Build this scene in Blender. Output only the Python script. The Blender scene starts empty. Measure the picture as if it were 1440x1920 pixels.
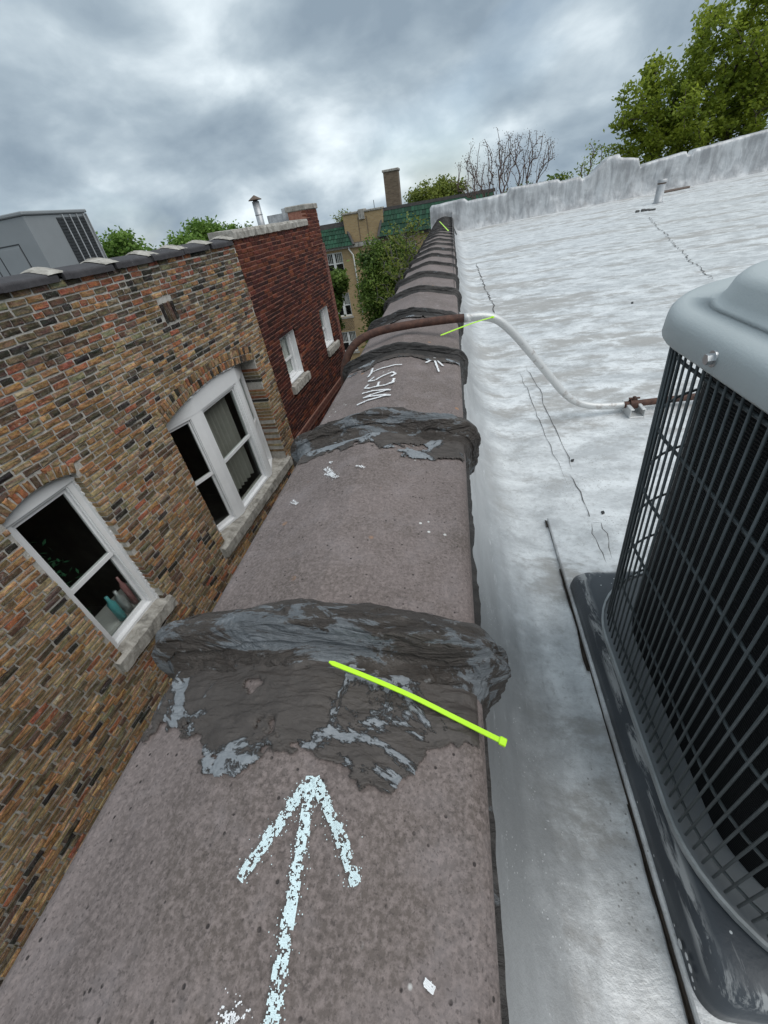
import bpy, bmesh, math, random
import numpy as np
from mathutils import Vector, Matrix

random.seed(7)
rng = np.random.default_rng(7)
SC = bpy.context.scene
COL = SC.collection
ZC = 11.0            # the phone is held 11 m above the street; everything is measured from it

# ------------------------------------------------------------------ camera
F = 749.0; CX, CY = 720.0, 960.0
def unit(v): v = np.asarray(v, float); return v / np.linalg.norm(v)
_Y = unit([846 - CX, 369 - CY, F]); _D = unit([895 - CX, 1950 - CY, F]); _D = unit(_D - _Y * (_D @ _Y))
_Z = -_D; _X = np.cross(_Y, _Z)
R = np.array([_X, _Y, _Z])
cam = bpy.data.cameras.new('camera'); cam_o = bpy.data.objects.new('camera', cam); COL.objects.link(cam_o)
M = Matrix.Identity(4)
for i in range(3):
    M[i][0] = R[i, 0]; M[i][1] = -R[i, 1]; M[i][2] = -R[i, 2]
M[2][3] = ZC
cam_o.matrix_world = M
cam.sensor_fit = 'VERTICAL'; cam.sensor_height = 36.0; cam.lens = F / 1920 * 36.0
cam.clip_start = 0.02; cam.clip_end = 3000
SC.camera = cam_o

# ------------------------------------------------------------------ sky and sun (overcast)
SUN_EL, SUN_AZ = math.radians(56), math.radians(112)      # azimuth clockwise from +Y
w = bpy.data.worlds.new('World'); SC.world = w; w.use_nodes = True
nt = w.node_tree; nt.nodes.clear()
def wn(t, **k):
    n = nt.nodes.new(t)
    for a, b in k.items(): setattr(n, a, b)
    return n
sky = wn('ShaderNodeTexSky', sky_type='NISHITA', sun_disc=False, sun_elevation=SUN_EL, sun_rotation=SUN_AZ)
tc = wn('ShaderNodeTexCoord')
sep = wn('ShaderNodeSeparateXYZ'); nt.links.new(tc.outputs['Generated'], sep.inputs[0])
def wm(op, a, b=None, c=None):
    n = wn('ShaderNodeMath', operation=op)
    for i, v in enumerate((a, b, c)):
        if v is None: continue
        if isinstance(v, (int, float)): n.inputs[i].default_value = v
        else: nt.links.new(v, n.inputs[i])
    return n.outputs[0]
zz = wm('ADD', wm('ABSOLUTE', sep.outputs[2]), 0.55)
px_ = wm('DIVIDE', sep.outputs[0], zz); py_ = wm('DIVIDE', sep.outputs[1], zz)
comb = wn('ShaderNodeCombineXYZ'); nt.links.new(px_, comb.inputs[0]); nt.links.new(py_, comb.inputs[1])
nt.links.new(wm('MULTIPLY', sep.outputs[2], 1.5), comb.inputs[2])
def wnoise(scale, detail, rough, dist, off=(0, 0, 0)):
    mp = wn('ShaderNodeMapping'); nt.links.new(comb.outputs[0], mp.inputs[0]); mp.inputs['Location'].default_value = off
    mp.inputs['Scale'].default_value = (1.0, 1.0, 1.0)
    n = wn('ShaderNodeTexNoise'); nt.links.new(mp.outputs[0], n.inputs['Vector'])
    n.inputs['Scale'].default_value = scale; n.inputs['Detail'].default_value = detail
    n.inputs['Roughness'].default_value = rough; n.inputs['Distortion'].default_value = dist
    return n.outputs['Fac']
big = wnoise(1.7, 2, 0.5, 0.1, (2.3, 1.1, 0))
med = wnoise(3.9, 8, 0.51, 0.18, (5.2, 0.4, 0))
fac = wm('ADD', wm('MULTIPLY', big, 0.50), wm('MULTIPLY', med, 0.62))
rp = wn('ShaderNodeValToRGB'); nt.links.new(fac, rp.inputs[0])
els = rp.color_ramp.elements
els[0].position = 0.43; els[0].color = (0.195, 0.25, 0.305, 1)
els[1].position = 0.72; els[1].color = (0.63, 0.70, 0.74, 1)
e = els.new(0.53); e.color = (0.275, 0.338, 0.392, 1)
e = els.new(0.60); e.color = (0.37, 0.437, 0.487, 1)
# thin breaks show the clear sky between the clouds
brk = wn('ShaderNodeMapRange'); nt.links.new(wnoise(1.3, 4, 0.5, 0.2, (9.1, 3.3, 0)), brk.inputs[0])
brk.inputs[1].default_value = 0.58; brk.inputs[2].default_value = 0.74; brk.inputs[3].default_value = 0.0; brk.inputs[4].default_value = 0.35
skyc = wn('ShaderNodeVectorMath', operation='SCALE'); nt.links.new(sky.outputs[0], skyc.inputs[0]); skyc.inputs[3].default_value = 0.9
mixc = wn('ShaderNodeMix', data_type='RGBA'); nt.links.new(brk.outputs[0], mixc.inputs[0])
nt.links.new(rp.outputs[0], mixc.inputs[6])
skb = wn('ShaderNodeVectorMath', operation='SCALE'); nt.links.new(sky.outputs[0], skb.inputs[0]); skb.inputs[3].default_value = 0.12
nt.links.new(skb.outputs[0], mixc.inputs[7])
bg = wn('ShaderNodeBackground'); nt.links.new(mixc.outputs[2], bg.inputs[0]); bg.inputs[1].default_value = 1.0
wo = wn('ShaderNodeOutputWorld'); nt.links.new(bg.outputs[0], wo.inputs[0])

sl = bpy.data.lights.new('sun', 'SUN'); sl.energy = 1.5; sl.angle = math.radians(60); sl.color = (1.0, 0.97, 0.93)
so = bpy.data.objects.new('sun', sl); COL.objects.link(so)
sd = Vector((math.sin(SUN_AZ) * math.cos(SUN_EL), math.cos(SUN_AZ) * math.cos(SUN_EL), math.sin(SUN_EL)))
so.rotation_euler = (-sd).to_track_quat('-Z', 'Y').to_euler(); so.location = (5, -5, 10)
vs = SC.view_settings; vs.view_transform = 'Standard'; vs.look = 'None'; vs.exposure = 0.55; vs.gamma = 1.0; vs.use_curve_mapping = False
SC.render.engine = 'CYCLES'

# ------------------------------------------------------------------ measuring helpers (metres, from the phone)
def ray(px, py): return R @ unit([px - CX, py - CY, F])
def at_x(px, py, v): r = ray(px, py); return r * (v / r[0])
def at_y(px, py, v): r = ray(px, py); return r * (v / r[1])
def at_z(px, py, v): r = ray(px, py); return r * (v / r[2])
def proj(P):
    q = R.T @ np.asarray(P, float); return CX + F * q[0] / q[2], CY + F * q[1] / q[2], q[2]
def roof_z(x, y): return -1.0 + 0.012 * np.clip(y, -3, 20) + 0.0021 * np.clip(x, 0, 11) * np.clip(y, 0, 20)
def at_roof(px, py):
    z = -0.95
    for _ in range(12):
        p = at_z(px, py, z); z = 0.5 * z + 0.5 * float(roof_z(p[0], p[1]))
    return at_z(px, py, z)

# ------------------------------------------------------------------ numpy value noise
def _h(ix, iy, iz, s):
    n = (ix * 374761393 + iy * 668265263 + iz * 2147483647 * 3 + s * 974634777) & 0xFFFFFFFF
    n = ((n ^ (n >> 13)) * 1274126177) & 0xFFFFFFFF
    n = (n ^ (n >> 16)) & 0xFFFFFFFF
    n = (n * 2246822519) & 0xFFFFFFFF
    return ((n ^ (n >> 15)) & 0xFFFFFF) / float(0xFFFFFF)
def vn(p, seed=0):
    p = np.asarray(p, float); i = np.floor(p).astype(np.int64); f = p - i; f = f * f * (3 - 2 * f)
    out = 0
    for a in (0, 1):
        for b in (0, 1):
            for c in (0, 1):
                wgt = (f[:, 0] if a else 1 - f[:, 0]) * (f[:, 1] if b else 1 - f[:, 1]) * (f[:, 2] if c else 1 - f[:, 2])
                out = out + wgt * _h(i[:, 0] + a, i[:, 1] + b, i[:, 2] + c, seed)
    return out
def fbm(p, seed=0, octv=4, gain=0.5):
    p = np.asarray(p, float); a = 1; t = 0; s = 0
    for k in range(octv):
        t = t + a * vn(p * (2 ** k) + 17.3 * k, seed + k); s += a; a *= gain
    return t / s            # 0..1

# ------------------------------------------------------------------ objects
def wloc(o):
    v = Vector((0, 0, 0))
    while o is not None: v += o.location; o = o.parent
    return v
def link(o, parent):
    COL.objects.link(o)
    if parent is not None: o.parent = parent
    return o
def mesh_of(name, verts, faces, m, smooth=False, cols=None):
    me = bpy.data.meshes.new(name)
    if isinstance(verts, np.ndarray): verts = verts.tolist()
    if isinstance(faces, np.ndarray): faces = faces.tolist()
    me.from_pydata(verts, [], faces); me.update()
    if smooth: me.shade_smooth() if hasattr(me, 'shade_smooth') else me.polygons.foreach_set('use_smooth', [True] * len(me.polygons))
    if m is not None: me.materials.append(m)
    if cols is not None:
        a = me.color_attributes.new('tint', 'FLOAT_COLOR', 'POINT')
        c = np.ones((len(me.vertices), 4), np.float32); c[:, :3] = cols
        a.data.foreach_set('color', c.ravel())
    return me
def mk(name, verts, faces, m, parent=None, smooth=False, local=False, cols=None):
    verts = np.asarray(verts, float).reshape(-1, 3)
    if parent is not None and not local: verts = verts - np.array(wloc(parent))
    return link(bpy.data.objects.new(name, mesh_of(name, verts, faces, m, smooth, cols)), parent)
def empty(name, loc, rz=0.0, parent=None):
    o = bpy.data.objects.new(name, None); link(o, parent); o.location = loc; o.rotation_euler = (0, 0, rz); o.empty_display_size = 0.1; return o
def tag(o, label, cat, group=None):
    o['label'] = label; o['category'] = cat
    if group: o['group'] = group
    return o
def st(o): o['kind'] = 'structure'; return o
def stuff(o): o['kind'] = 'stuff'; return o

class MB:
    def __init__(s): s.v = []; s.f = []
    def add(s, v, f):
        b = len(s.v); s.v.extend([tuple(map(float, q)) for q in v]); s.f.extend([tuple(int(i) + b for i in q) for q in f]); return s
    def box(s, x0, x1, y0, y1, z0, z1):
        return s.add([(x0, y0, z0), (x1, y0, z0), (x1, y1, z0), (x0, y1, z0), (x0, y0, z1), (x1, y0, z1), (x1, y1, z1), (x0, y1, z1)],
                     [(0, 3, 2, 1), (4, 5, 6, 7), (0, 1, 5, 4), (1, 2, 6, 5), (2, 3, 7, 6), (3, 0, 4, 7)])
    def bbox(s, x0, x1, y0, y1, z0, z1, b=0.004):
        bm = bmesh.new(); bmesh.ops.create_cube(bm, size=1)
        for v in bm.verts: v.co = Vector(((x0 + x1) / 2 + v.co.x * (x1 - x0), (y0 + y1) / 2 + v.co.y * (y1 - y0), (z0 + z1) / 2 + v.co.z * (z1 - z0)))
        bmesh.ops.bevel(bm, geom=list(bm.edges), offset=b, segments=1, affect='EDGES', profile=0.5)
        bm.verts.index_update(); s.add([v.co for v in bm.verts], [[v.index for v in f.verts] for f in bm.faces]); bm.free(); return s
    def tube(s, pts, r, n=8, cap=True):
        pts = [np.asarray(p, float) for p in pts]; rs = r if hasattr(r, '__len__') else [r] * len(pts)
        rings = []; up = None
        for i, p in enumerate(pts):
            t = unit(pts[min(i + 1, len(pts) - 1)] - pts[max(i - 1, 0)])
            if up is None:
                up = np.array([0, 0, 1.0]) if abs(t[2]) < 0.9 else np.array([1.0, 0, 0])
            a = unit(np.cross(t, up)); b = np.cross(a, t); up = b
            rings.append([p + rs[i] * (math.cos(2 * math.pi * k / n) * a + math.sin(2 * math.pi * k / n) * b) for k in range(n)])
        v = [q for rr in rings for q in rr]; f = []
        for i in range(len(pts) - 1):
            for k in range(n): f.append((i * n + k, i * n + (k + 1) % n, (i + 1) * n + (k + 1) % n, (i + 1) * n + k))
        if cap: f.append(tuple(range(n))[::-1]); f.append(tuple((len(pts) - 1) * n + k for k in range(n)))
        return s.add(v, f)
    def loft(s, rings, cap0=True, cap1=True):
        n = len(rings[0]); v = [q for r in rings for q in r]; f = []
        for i in range(len(rings) - 1):
            for k in range(n): f.append((i * n + k, i * n + (k + 1) % n, (i + 1) * n + (k + 1) % n, (i + 1) * n + k))
        if cap0: f.append(tuple(range(n))[::-1])
        if cap1: f.append(tuple((len(rings) - 1) * n + k for k in range(n)))
        return s.add(v, f)
    def prism(s, poly, axis, a, b):
        # poly: 2-D outline in the two other axes, extruded along axis from a to b
        n = len(poly)
        def P(q, t):
            l = list(q); l.insert(axis, t); return l
        v = [P(q, a) for q in poly] + [P(q, b) for q in poly]
        f = [tuple(range(n))[::-1], tuple(range(n, 2 * n))] + [(k, (k + 1) % n, n + (k + 1) % n, n + k) for k in range(n)]
        return s.add(v, f)
    def build(s, name, m, parent=None, smooth=False, local=False):
        return mk(name, s.v, s.f, m, parent, smooth, local)
def catmull(P, sub=8):
    P = [np.asarray(p, float) for p in P]; Q = [2 * P[0] - P[1]] + P + [2 * P[-1] - P[-2]]; out = []
    for i in range(1, len(Q) - 2):
        for k in range(sub):
            t = k / sub; a, b, c, d = Q[i - 1], Q[i], Q[i + 1], Q[i + 2]
            out.append(0.5 * (2 * b + (c - a) * t + (2 * a - 5 * b + 4 * c - d) * t * t + (3 * b - a - 3 * c + d) * t ** 3))
    out.append(P[-1]); return out
def rrect(cx, cy, hx, hy, r, z, n=8):
    out = []
    for (sx, sy, a0) in ((1, 1, 0), (-1, 1, 90), (-1, -1, 180), (1, -1, 270)):
        for k in range(n + 1):
            a = math.radians(a0 + 90 * k / n)
            out.append((cx + sx * (hx - r) + r * math.cos(a), cy + sy * (hy - r) + r * math.sin(a), z))
    return out

# ------------------------------------------------------------------ materials
class Nd:
    def __init__(s, name):
        s.m = bpy.data.materials.new(name); s.m.use_nodes = True; s.t = s.m.node_tree
        s.b = s.t.nodes['Principled BSDF']; s.pos = s.n('ShaderNodeNewGeometry').outputs['Position']
    def n(s, t, **k):
        q = s.t.nodes.new(t)
        for a, b in k.items(): setattr(q, a, b)
        return q
    def lk(s, a, b): s.t.links.new(a, b)
    def mp(s, scale=(1, 1, 1), rot=(0, 0, 0), vec=None):
        q = s.n('ShaderNodeMapping'); s.lk(vec or s.pos, q.inputs[0]); q.inputs['Scale'].default_value = scale; q.inputs['Rotation'].default_value = rot; return q.outputs[0]
    def noise(s, scale, detail=4, rough=0.55, dist=0, vec=None):
        q = s.n('ShaderNodeTexNoise'); s.lk(vec or s.pos, q.inputs['Vector']); q.inputs['Scale'].default_value = scale
        q.inputs['Detail'].default_value = detail; q.inputs['Roughness'].default_value = rough; q.inputs['Distortion'].default_value = dist; return q.outputs['Fac']
    def vor(s, scale, vec=None, feature='F1', out='Distance', rand=1.0):
        q = s.n('ShaderNodeTexVoronoi', feature=feature); s.lk(vec or s.pos, q.inputs['Vector']); q.inputs['Scale'].default_value = scale; q.inputs['Randomness'].default_value = rand; return q.outputs[out]
    def ramp(s, fac, stops):
        q = s.n('ShaderNodeValToRGB'); s.lk(fac, q.inputs[0]); e = q.color_ramp.elements
        for i, (p, c) in enumerate(stops):
            c = (c, c, c) if isinstance(c, (int, float)) else c
            if i < 2: e[i].position = p; e[i].color = (*c, 1)
            else: x = e.new(p); x.color = (*c, 1)
        return q.outputs[0]
    def rng(s, fac, a, b, c=0.0, d=1.0):
        q = s.n('ShaderNodeMapRange'); s.lk(fac, q.inputs[0])
        for i, v in enumerate((a, b, c, d)): q.inputs[i + 1].default_value = v
        return q.outputs[0]
    def mix(s, fac, a, b, mode='MIX'):
        q = s.n('ShaderNodeMix', data_type='RGBA', blend_type=mode)
        for i, v in ((0, fac), (6, a), (7, b)):
            if isinstance(v, (int, float)): q.inputs[i].default_value = v
            elif isinstance(v, tuple): q.inputs[i].default_value = (*v, 1)
            else: s.lk(v, q.inputs[i])
        return q.outputs[2]
    def math(s, op, a, b=None):
        q = s.n('ShaderNodeMath', operation=op)
        for i, v in enumerate((a, b)):
            if v is None: continue
            if isinstance(v, (int, float)): q.inputs[i].default_value = v
            else: s.lk(v, q.inputs[i])
        return q.outputs[0]
    def bump(s, h, strength=0.5, dist=0.01):
        q = s.n('ShaderNodeBump'); s.lk(h, q.inputs['Height']); q.inputs['Strength'].default_value = strength; q.inputs['Distance'].default_value = dist
        s.lk(q.outputs[0], s.b.inputs['Normal'])
    def set(s, color=None, rough=0.7, metal=0.0, spec=None):
        for k, v in (('Base Color', color), ('Roughness', rough), ('Metallic', metal), ('Specular IOR Level', spec)):
            if v is None: continue
            if isinstance(v, tuple): s.b.inputs[k].default_value = (*v, 1)
            elif isinstance(v, (int, float)): s.b.inputs[k].default_value = v
            else: s.lk(v, s.b.inputs[k])
        return s.m
MAT = {}
def simple(name, c, rough=0.6, metal=0.0, var=0.12, scale=20, bump=0.0, bscale=60):
    d = Nd(name); lo = tuple(x * (1 - var) for x in c); hi = tuple(min(1, x * (1 + var)) for x in c)
    col = d.ramp(d.noise(scale, 5, 0.6), [(0.3, lo), (0.7, hi)])
    if bump: d.bump(d.noise(bscale, 5, 0.6), bump, 0.004)
    MAT[name] = d.set(col, rough, metal); return d.m

def m_coping(name, base, dark, pale):
    d = Nd(name)
    c = d.mix(d.rng(d.noise(4, 6, 0.65, 0.5), 0.38, 0.62), base, dark)
    c = d.mix(d.rng(d.noise(1.0, 6, 0.65, 0.4, d.mp((11, 2.0, 5))), 0.50, 0.68, 0, 0.55), c, tuple(x * 0.55 for x in base))
    c = d.mix(d.rng(d.noise(14, 6, 0.65), 0.5, 0.75, 0, 0.6), c, pale)
    g = d.noise(190, 3, 0.7)
    c = d.mix(d.rng(g, 0.42, 0.66, 0, 0.6), c, tuple(min(1, x * 1.6) for x in base))
    c = d.mix(d.rng(d.noise(330, 2, 0.6), 0.56, 0.68, 0, 0.55), c, tuple(x * 0.3 for x in base))
    pit = d.math('MULTIPLY', d.rng(d.vor(85), 0.10, 0.16, 1, 0), d.rng(d.noise(38, 2), 0.5, 0.56))
    c = d.mix(pit, c, tuple(x * 0.22 for x in base))
    wh = d.math('MULTIPLY', d.rng(d.vor(48), 0.10, 0.15, 1, 0), d.rng(d.noise(7, 3), 0.62, 0.68))
    c = d.mix(wh, c, (0.62, 0.62, 0.6))
    c = d.mix(d.math('MULTIPLY', d.rng(d.vor(17), 0.09, 0.12, 1, 0), d.rng(d.noise(3.1, 2), 0.56, 0.6)), c, (0.3, 0.17, 0.1))
    h = d.math('ADD', d.math('MULTIPLY', g, 0.5), d.math('MULTIPLY', pit, -1.0))
    d.bump(d.math('ADD', h, d.math('MULTIPLY', d.noise(30, 4), 0.6)), 0.55, 0.003)
    MAT[name] = d.set(c, 0.78, 0, 0.35)
m_coping('coping', (0.178, 0.146, 0.138), (0.118, 0.096, 0.086), (0.25, 0.218, 0.218))
m_coping('coping_far', (0.055, 0.052, 0.056), (0.035, 0.033, 0.036), (0.10, 0.095, 0.1))

d = Nd('mastic')
vx = d.mp((5, 22, 22))
c = d.mix(d.rng(d.noise(11, 4, 0.6), 0.35, 0.7), (0.045, 0.037, 0.032), (0.082, 0.069, 0.060))
pm = d.noise(1.0, 8, 0.72, 0.9, d.mp((7, 16, 14)))
c = d.mix(d.rng(pm, 0.525, 0.555, 0, 0.92), c, d.mix(d.noise(120, 3), (0.115, 0.128, 0.14), (0.225, 0.243, 0.26)))
c = d.mix(d.rng(d.noise(70, 3), 0.66, 0.72, 0, 0.5), c, (0.3, 0.3, 0.3))
wv = d.noise(1.0, 7, 0.62, 1.6, d.mp((9, 46, 40)))
d.bump(d.math('ADD', d.math('MULTIPLY', wv, 1.3), d.math('MULTIPLY', d.noise(90, 4), 0.25)), 1.0, 0.014)
MAT['mastic'] = d.set(c, 0.5, 0, 0.45)
d = Nd('mastic_old')
c = d.mix(d.rng(d.noise(9, 5, 0.65), 0.4, 0.65), (0.024, 0.022, 0.021), (0.052, 0.047, 0.044))
c = d.mix(d.rng(d.noise(1.0, 7, 0.7, 0.8, d.mp((8, 20, 18))), 0.60, 0.66, 0, 0.7), c, (0.15, 0.165, 0.18))
d.bump(d.noise(1.0, 6, 0.62, 1.2, d.mp((9, 40, 40))), 0.9, 0.014)
MAT['mastic_old'] = d.set(c, 0.55, 0, 0.4)
d = Nd('mastic_smear')
pm = d.noise(1.0, 8, 0.7, 0.7, d.mp((9, 11, 11)))
c = d.mix(d.rng(pm, 0.525, 0.55), d.mix(d.noise(30, 4), (0.05, 0.042, 0.037), (0.085, 0.073, 0.066)), d.mix(d.noise(160, 3), (0.15, 0.165, 0.18), (0.29, 0.308, 0.325)))
d.bump(d.math('ADD', d.noise(1.0, 7, 0.65, 1.2, d.mp((16, 50, 40))), d.rng(pm, 0.52, 0.55)), 0.9, 0.005)
MAT['mastic_smear'] = d.set(c, 0.55, 0, 0.4)

d = Nd('silver_roof')
px = d.noise(1.0, 9, 0.70, 0.4, d.mp((0.7, 2.4, 2.0)))
p2 = d.noise(1.0, 7, 0.75, 0.2, d.mp((5, 7.5, 6)))
c = d.mix(d.rng(p2, 0.40, 0.62), (0.50, 0.51, 0.515), (0.80, 0.815, 0.82))
c = d.mix(d.rng(d.math('ADD', px, d.math('MULTIPLY', p2, 0.45)), 0.72, 0.63, 0, 0.7), c, (0.36, 0.34, 0.315))
c = d.mix(d.rng(d.noise(45, 6, 0.8), 0.52, 0.70, 0, 0.6), c, (0.34, 0.335, 0.32))
c = d.mix(d.math('MULTIPLY', d.rng(d.vor(85), 0.12, 0.2, 1, 0), d.rng(d.noise(4.5, 3), 0.52, 0.6)), c, (0.3, 0.3, 0.29))
d.bump(d.math('ADD', d.math('ADD', d.math('MULTIPLY', d.noise(95, 4, 0.7), 0.35), d.math('MULTIPLY', d.noise(1.0, 6, 0.65, 0.8, d.mp((8, 20, 14))), 0.5)),
       d.math('MULTIPLY', d.noise(28, 5, 0.7), 0.5)), 0.45, 0.006)
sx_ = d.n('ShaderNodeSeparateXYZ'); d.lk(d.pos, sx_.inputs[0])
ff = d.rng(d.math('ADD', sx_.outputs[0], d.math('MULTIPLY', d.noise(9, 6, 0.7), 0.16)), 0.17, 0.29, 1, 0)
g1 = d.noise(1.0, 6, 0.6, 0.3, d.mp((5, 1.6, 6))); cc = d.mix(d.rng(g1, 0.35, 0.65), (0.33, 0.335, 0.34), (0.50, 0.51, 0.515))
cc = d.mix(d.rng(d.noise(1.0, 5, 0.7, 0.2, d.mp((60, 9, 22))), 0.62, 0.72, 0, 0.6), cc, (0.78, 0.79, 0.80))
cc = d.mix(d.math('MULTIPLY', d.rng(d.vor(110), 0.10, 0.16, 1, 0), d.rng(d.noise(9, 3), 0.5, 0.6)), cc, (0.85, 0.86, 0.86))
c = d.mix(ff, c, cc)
MAT['silver'] = d.set(c, d.rng(px, 0.4, 0.6, 0.58, 0.42), d.rng(ff, 0, 1, 0.28, 0.42))

d = Nd('silver_wall')
st1 = d.noise(1.0, 6, 0.65, 0.4, d.mp((7, 7, 1.6))); b1 = d.noise(2.2, 5, 0.6, 0.6)
c = d.mix(d.rng(d.math('ADD', st1, d.math('MULTIPLY', b1, 0.8)), 0.75, 1.05), (0.30, 0.305, 0.315), (0.54, 0.55, 0.56))
c = d.mix(d.rng(d.noise(7, 5), 0.62, 0.72, 0, 0.5), c, (0.3, 0.29, 0.28))
d.bump(d.math('ADD', d.math('MULTIPLY', st1, 0.3), d.noise(4, 5, 0.6)), 0.6, 0.03)
MAT['silver_wall'] = d.set(c, 0.5, 0.3)

def m_brick(name, rough=0.9, speck=(0.5, 0.46, 0.4), soot=0.5, bs=0.004, amt=0.5):
    d = Nd(name)
    a = d.n('ShaderNodeAttribute', attribute_name='tint').outputs['Color']
    c = d.mix(d.rng(d.noise(20, 6, 0.75, 0.5), 0.42, 0.62, 0, 0.8), a, d.mix(1.0, a, (0.33, 0.31, 0.30), 'MULTIPLY'))
    c = d.mix(d.rng(d.noise(48, 4, 0.7), 0.55, 0.72, 0, amt), c, d.mix(1.0, a, (1.9, 1.7, 1.45), 'MULTIPLY'))
    c = d.mix(d.rng(d.noise(120, 3, 0.6), 0.64, 0.7, 0, amt), c, speck)
    c = d.mix(d.math('MULTIPLY', d.rng(d.noise(30, 6, 0.8, 0.8), 0.56, 0.64), d.rng(d.noise(2.2, 3), 0.45, 0.6, 0, amt * 1.3)), c, speck)
    c = d.mix(d.rng(d.noise(0.9, 6, 0.65, 0.4), 0.45, 0.68, 0, soot), c, d.mix(1.0, c, (0.42, 0.41, 0.4), 'MULTIPLY'))
    d.bump(d.math('ADD', d.noise(70, 5, 0.7), d.noise(190, 3, 0.6)), 0.9, bs)
    MAT[name] = d.set(c, rough, 0, 0.2)
m_brick('tan_brick', 0.92, (0.46, 0.44, 0.40), 0.45, 0.012)
m_brick('red_brick', 0.7, (0.2, 0.09, 0.06), 0.3, 0.003, 0.2)
d = Nd('tan_mortar'); c = d.mix(d.rng(d.noise(18, 6, 0.7), 0.35, 0.65), (0.36, 0.34, 0.305), (0.58, 0.56, 0.52))
c = d.mix(d.rng(d.noise(1.3, 5), 0.52, 0.70, 0, 0.55), c, (0.13, 0.12, 0.105))
d.bump(d.noise(80, 6, 0.7), 1.0, 0.01); MAT['tan_mortar'] = d.set(c, 0.95, 0, 0.2)
d = Nd('red_mortar'); c = d.mix(d.rng(d.noise(18, 6, 0.7), 0.35, 0.65), (0.25, 0.11, 0.08), (0.37, 0.19, 0.14))
d.bump(d.noise(80, 5, 0.7), 0.6, 0.005); MAT['red_mortar'] = d.set(c, 0.9, 0, 0.2)
d = Nd('stone'); c = d.mix(d.rng(d.noise(9, 7, 0.7, 0.5), 0.35, 0.65), (0.22, 0.205, 0.18), (0.48, 0.46, 0.42))
c = d.mix(d.rng(d.noise(1.0, 5, 0.6, 0.4, d.mp((6, 6, 2.0))), 0.55, 0.7, 0, 0.7), c, (0.10, 0.095, 0.085))
d.bump(d.noise(50, 6, 0.7), 0.8, 0.008); MAT['stone'] = d.set(c, 0.9, 0, 0.2)
d = Nd('rust'); c = d.mix(d.rng(d.noise(40, 6, 0.7), 0.35, 0.7), (0.045, 0.022, 0.017), (0.13, 0.062, 0.042))
d.bump(d.noise(160, 4), 0.5, 0.002); MAT['rust'] = d.set(c, 0.75, 0.1)
d = Nd('pipe_paint'); c = d.mix(d.rng(d.noise(22, 6, 0.65), 0.56, 0.68, 0, 0.7), (0.60, 0.605, 0.60), (0.27, 0.22, 0.19))
d.bump(d.noise(120, 4), 0.5, 0.002); MAT['pipe_paint'] = d.set(c, 0.45, 0.3)
d = Nd('pad_plastic'); c = d.mix(d.rng(d.noise(3.5, 5, 0.6), 0.35, 0.7), (0.026, 0.032, 0.040), (0.060, 0.070, 0.082))
c = d.mix(d.rng(d.noise(1.0, 7, 0.7, 0.6, d.mp((30, 3.2, 16))), 0.62, 0.68, 0, 0.75), c, (0.36, 0.37, 0.37))
ob = d.n('ShaderNodeTexCoord').outputs['Object']; so_ = d.n('ShaderNodeSeparateXYZ'); d.lk(ob, so_.inputs[0])
band = d.math('MULTIPLY', d.rng(so_.outputs[2], 0.038, 0.048), d.rng(so_.outputs[2], 0.0605, 0.057))
c = d.mix(d.math('MULTIPLY', band, d.rng(d.noise(1.0, 6, 0.7, 0.5, d.mp((40, 7, 40))), 0.47, 0.55, 0, 0.8)), c, (0.40, 0.41, 0.41))
c = d.mix(d.math('MULTIPLY', d.rng(d.vor(60), 0.09, 0.13, 1, 0), d.rng(d.noise(11, 2), 0.55, 0.6)), c, (0.6, 0.62, 0.62))
d.bump(d.noise(140, 4), 0.25, 0.002); MAT['pad_plastic'] = d.set(c, 0.42, 0, 0.5)
d = Nd('cover_paint'); c = d.mix(d.rng(d.noise(3, 5, 0.6), 0.35, 0.7), (0.42, 0.46, 0.465), (0.49, 0.53, 0.535))
c = d.mix(d.rng(d.noise(7, 6, 0.7), 0.6, 0.75, 0, 0.3), c, (0.5, 0.52, 0.52))
d.bump(d.noise(420, 3, 0.6), 0.35, 0.0015); MAT['cover_paint'] = d.set(c, 0.5, 0, 0.5)
d = Nd('coil'); wv = d.n('ShaderNodeTexWave', wave_type='BANDS', bands_direction='Z'); d.lk(d.pos, wv.inputs['Vector']); wv.inputs['Scale'].default_value = 60
wv.inputs['Distortion'].default_value = 0.6
d.bump(wv.outputs['Fac'], 1.0, 0.004); MAT['coil'] = d.set(d.mix(wv.outputs['Fac'], (0.002, 0.0025, 0.003), (0.010, 0.012, 0.014)), 0.7, 0.0, 0.2)
simple('wire', (0.075, 0.088, 0.092), 0.42, 0.0, 0.25, 40)
simple('zinc', (0.55, 0.56, 0.57), 0.3, 0.9, 0.15, 30)
simple('pan_lip', (0.36, 0.38, 0.385), 0.5, 0.2, 0.2, 25)
simple('white_paint', (0.78, 0.79, 0.80), 0.45, 0.0, 0.04, 6, 0.08, 40)
simple('white_trim_far', (0.70, 0.70, 0.68), 0.5, 0.0, 0.06, 6)
simple('chalk', (0.66, 0.80, 0.82), 0.95, 0.0, 0.10, 200)
simple('chalk_white', (0.80, 0.81, 0.82), 0.95, 0.0, 0.08, 200)
simple('hvac_grey', (0.24, 0.255, 0.265), 0.5, 0.1, 0.05, 3)
simple('hvac_dark', (0.03, 0.033, 0.036), 0.6, 0.0, 0.2, 30)
simple('galv', (0.46, 0.47, 0.48), 0.45, 0.5, 0.2, 8, 0.2, 20)
simple('cap_rust', (0.12, 0.085, 0.065), 0.7, 0.2, 0.3, 20)
simple('tar_black', (0.02, 0.02, 0.02), 0.6, 0.0, 0.4, 30, 0.4)
simple('stain_and_shade', (0.045, 0.034, 0.026), 0.95, 0.0, 0.6, 60, 0.5)
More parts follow.
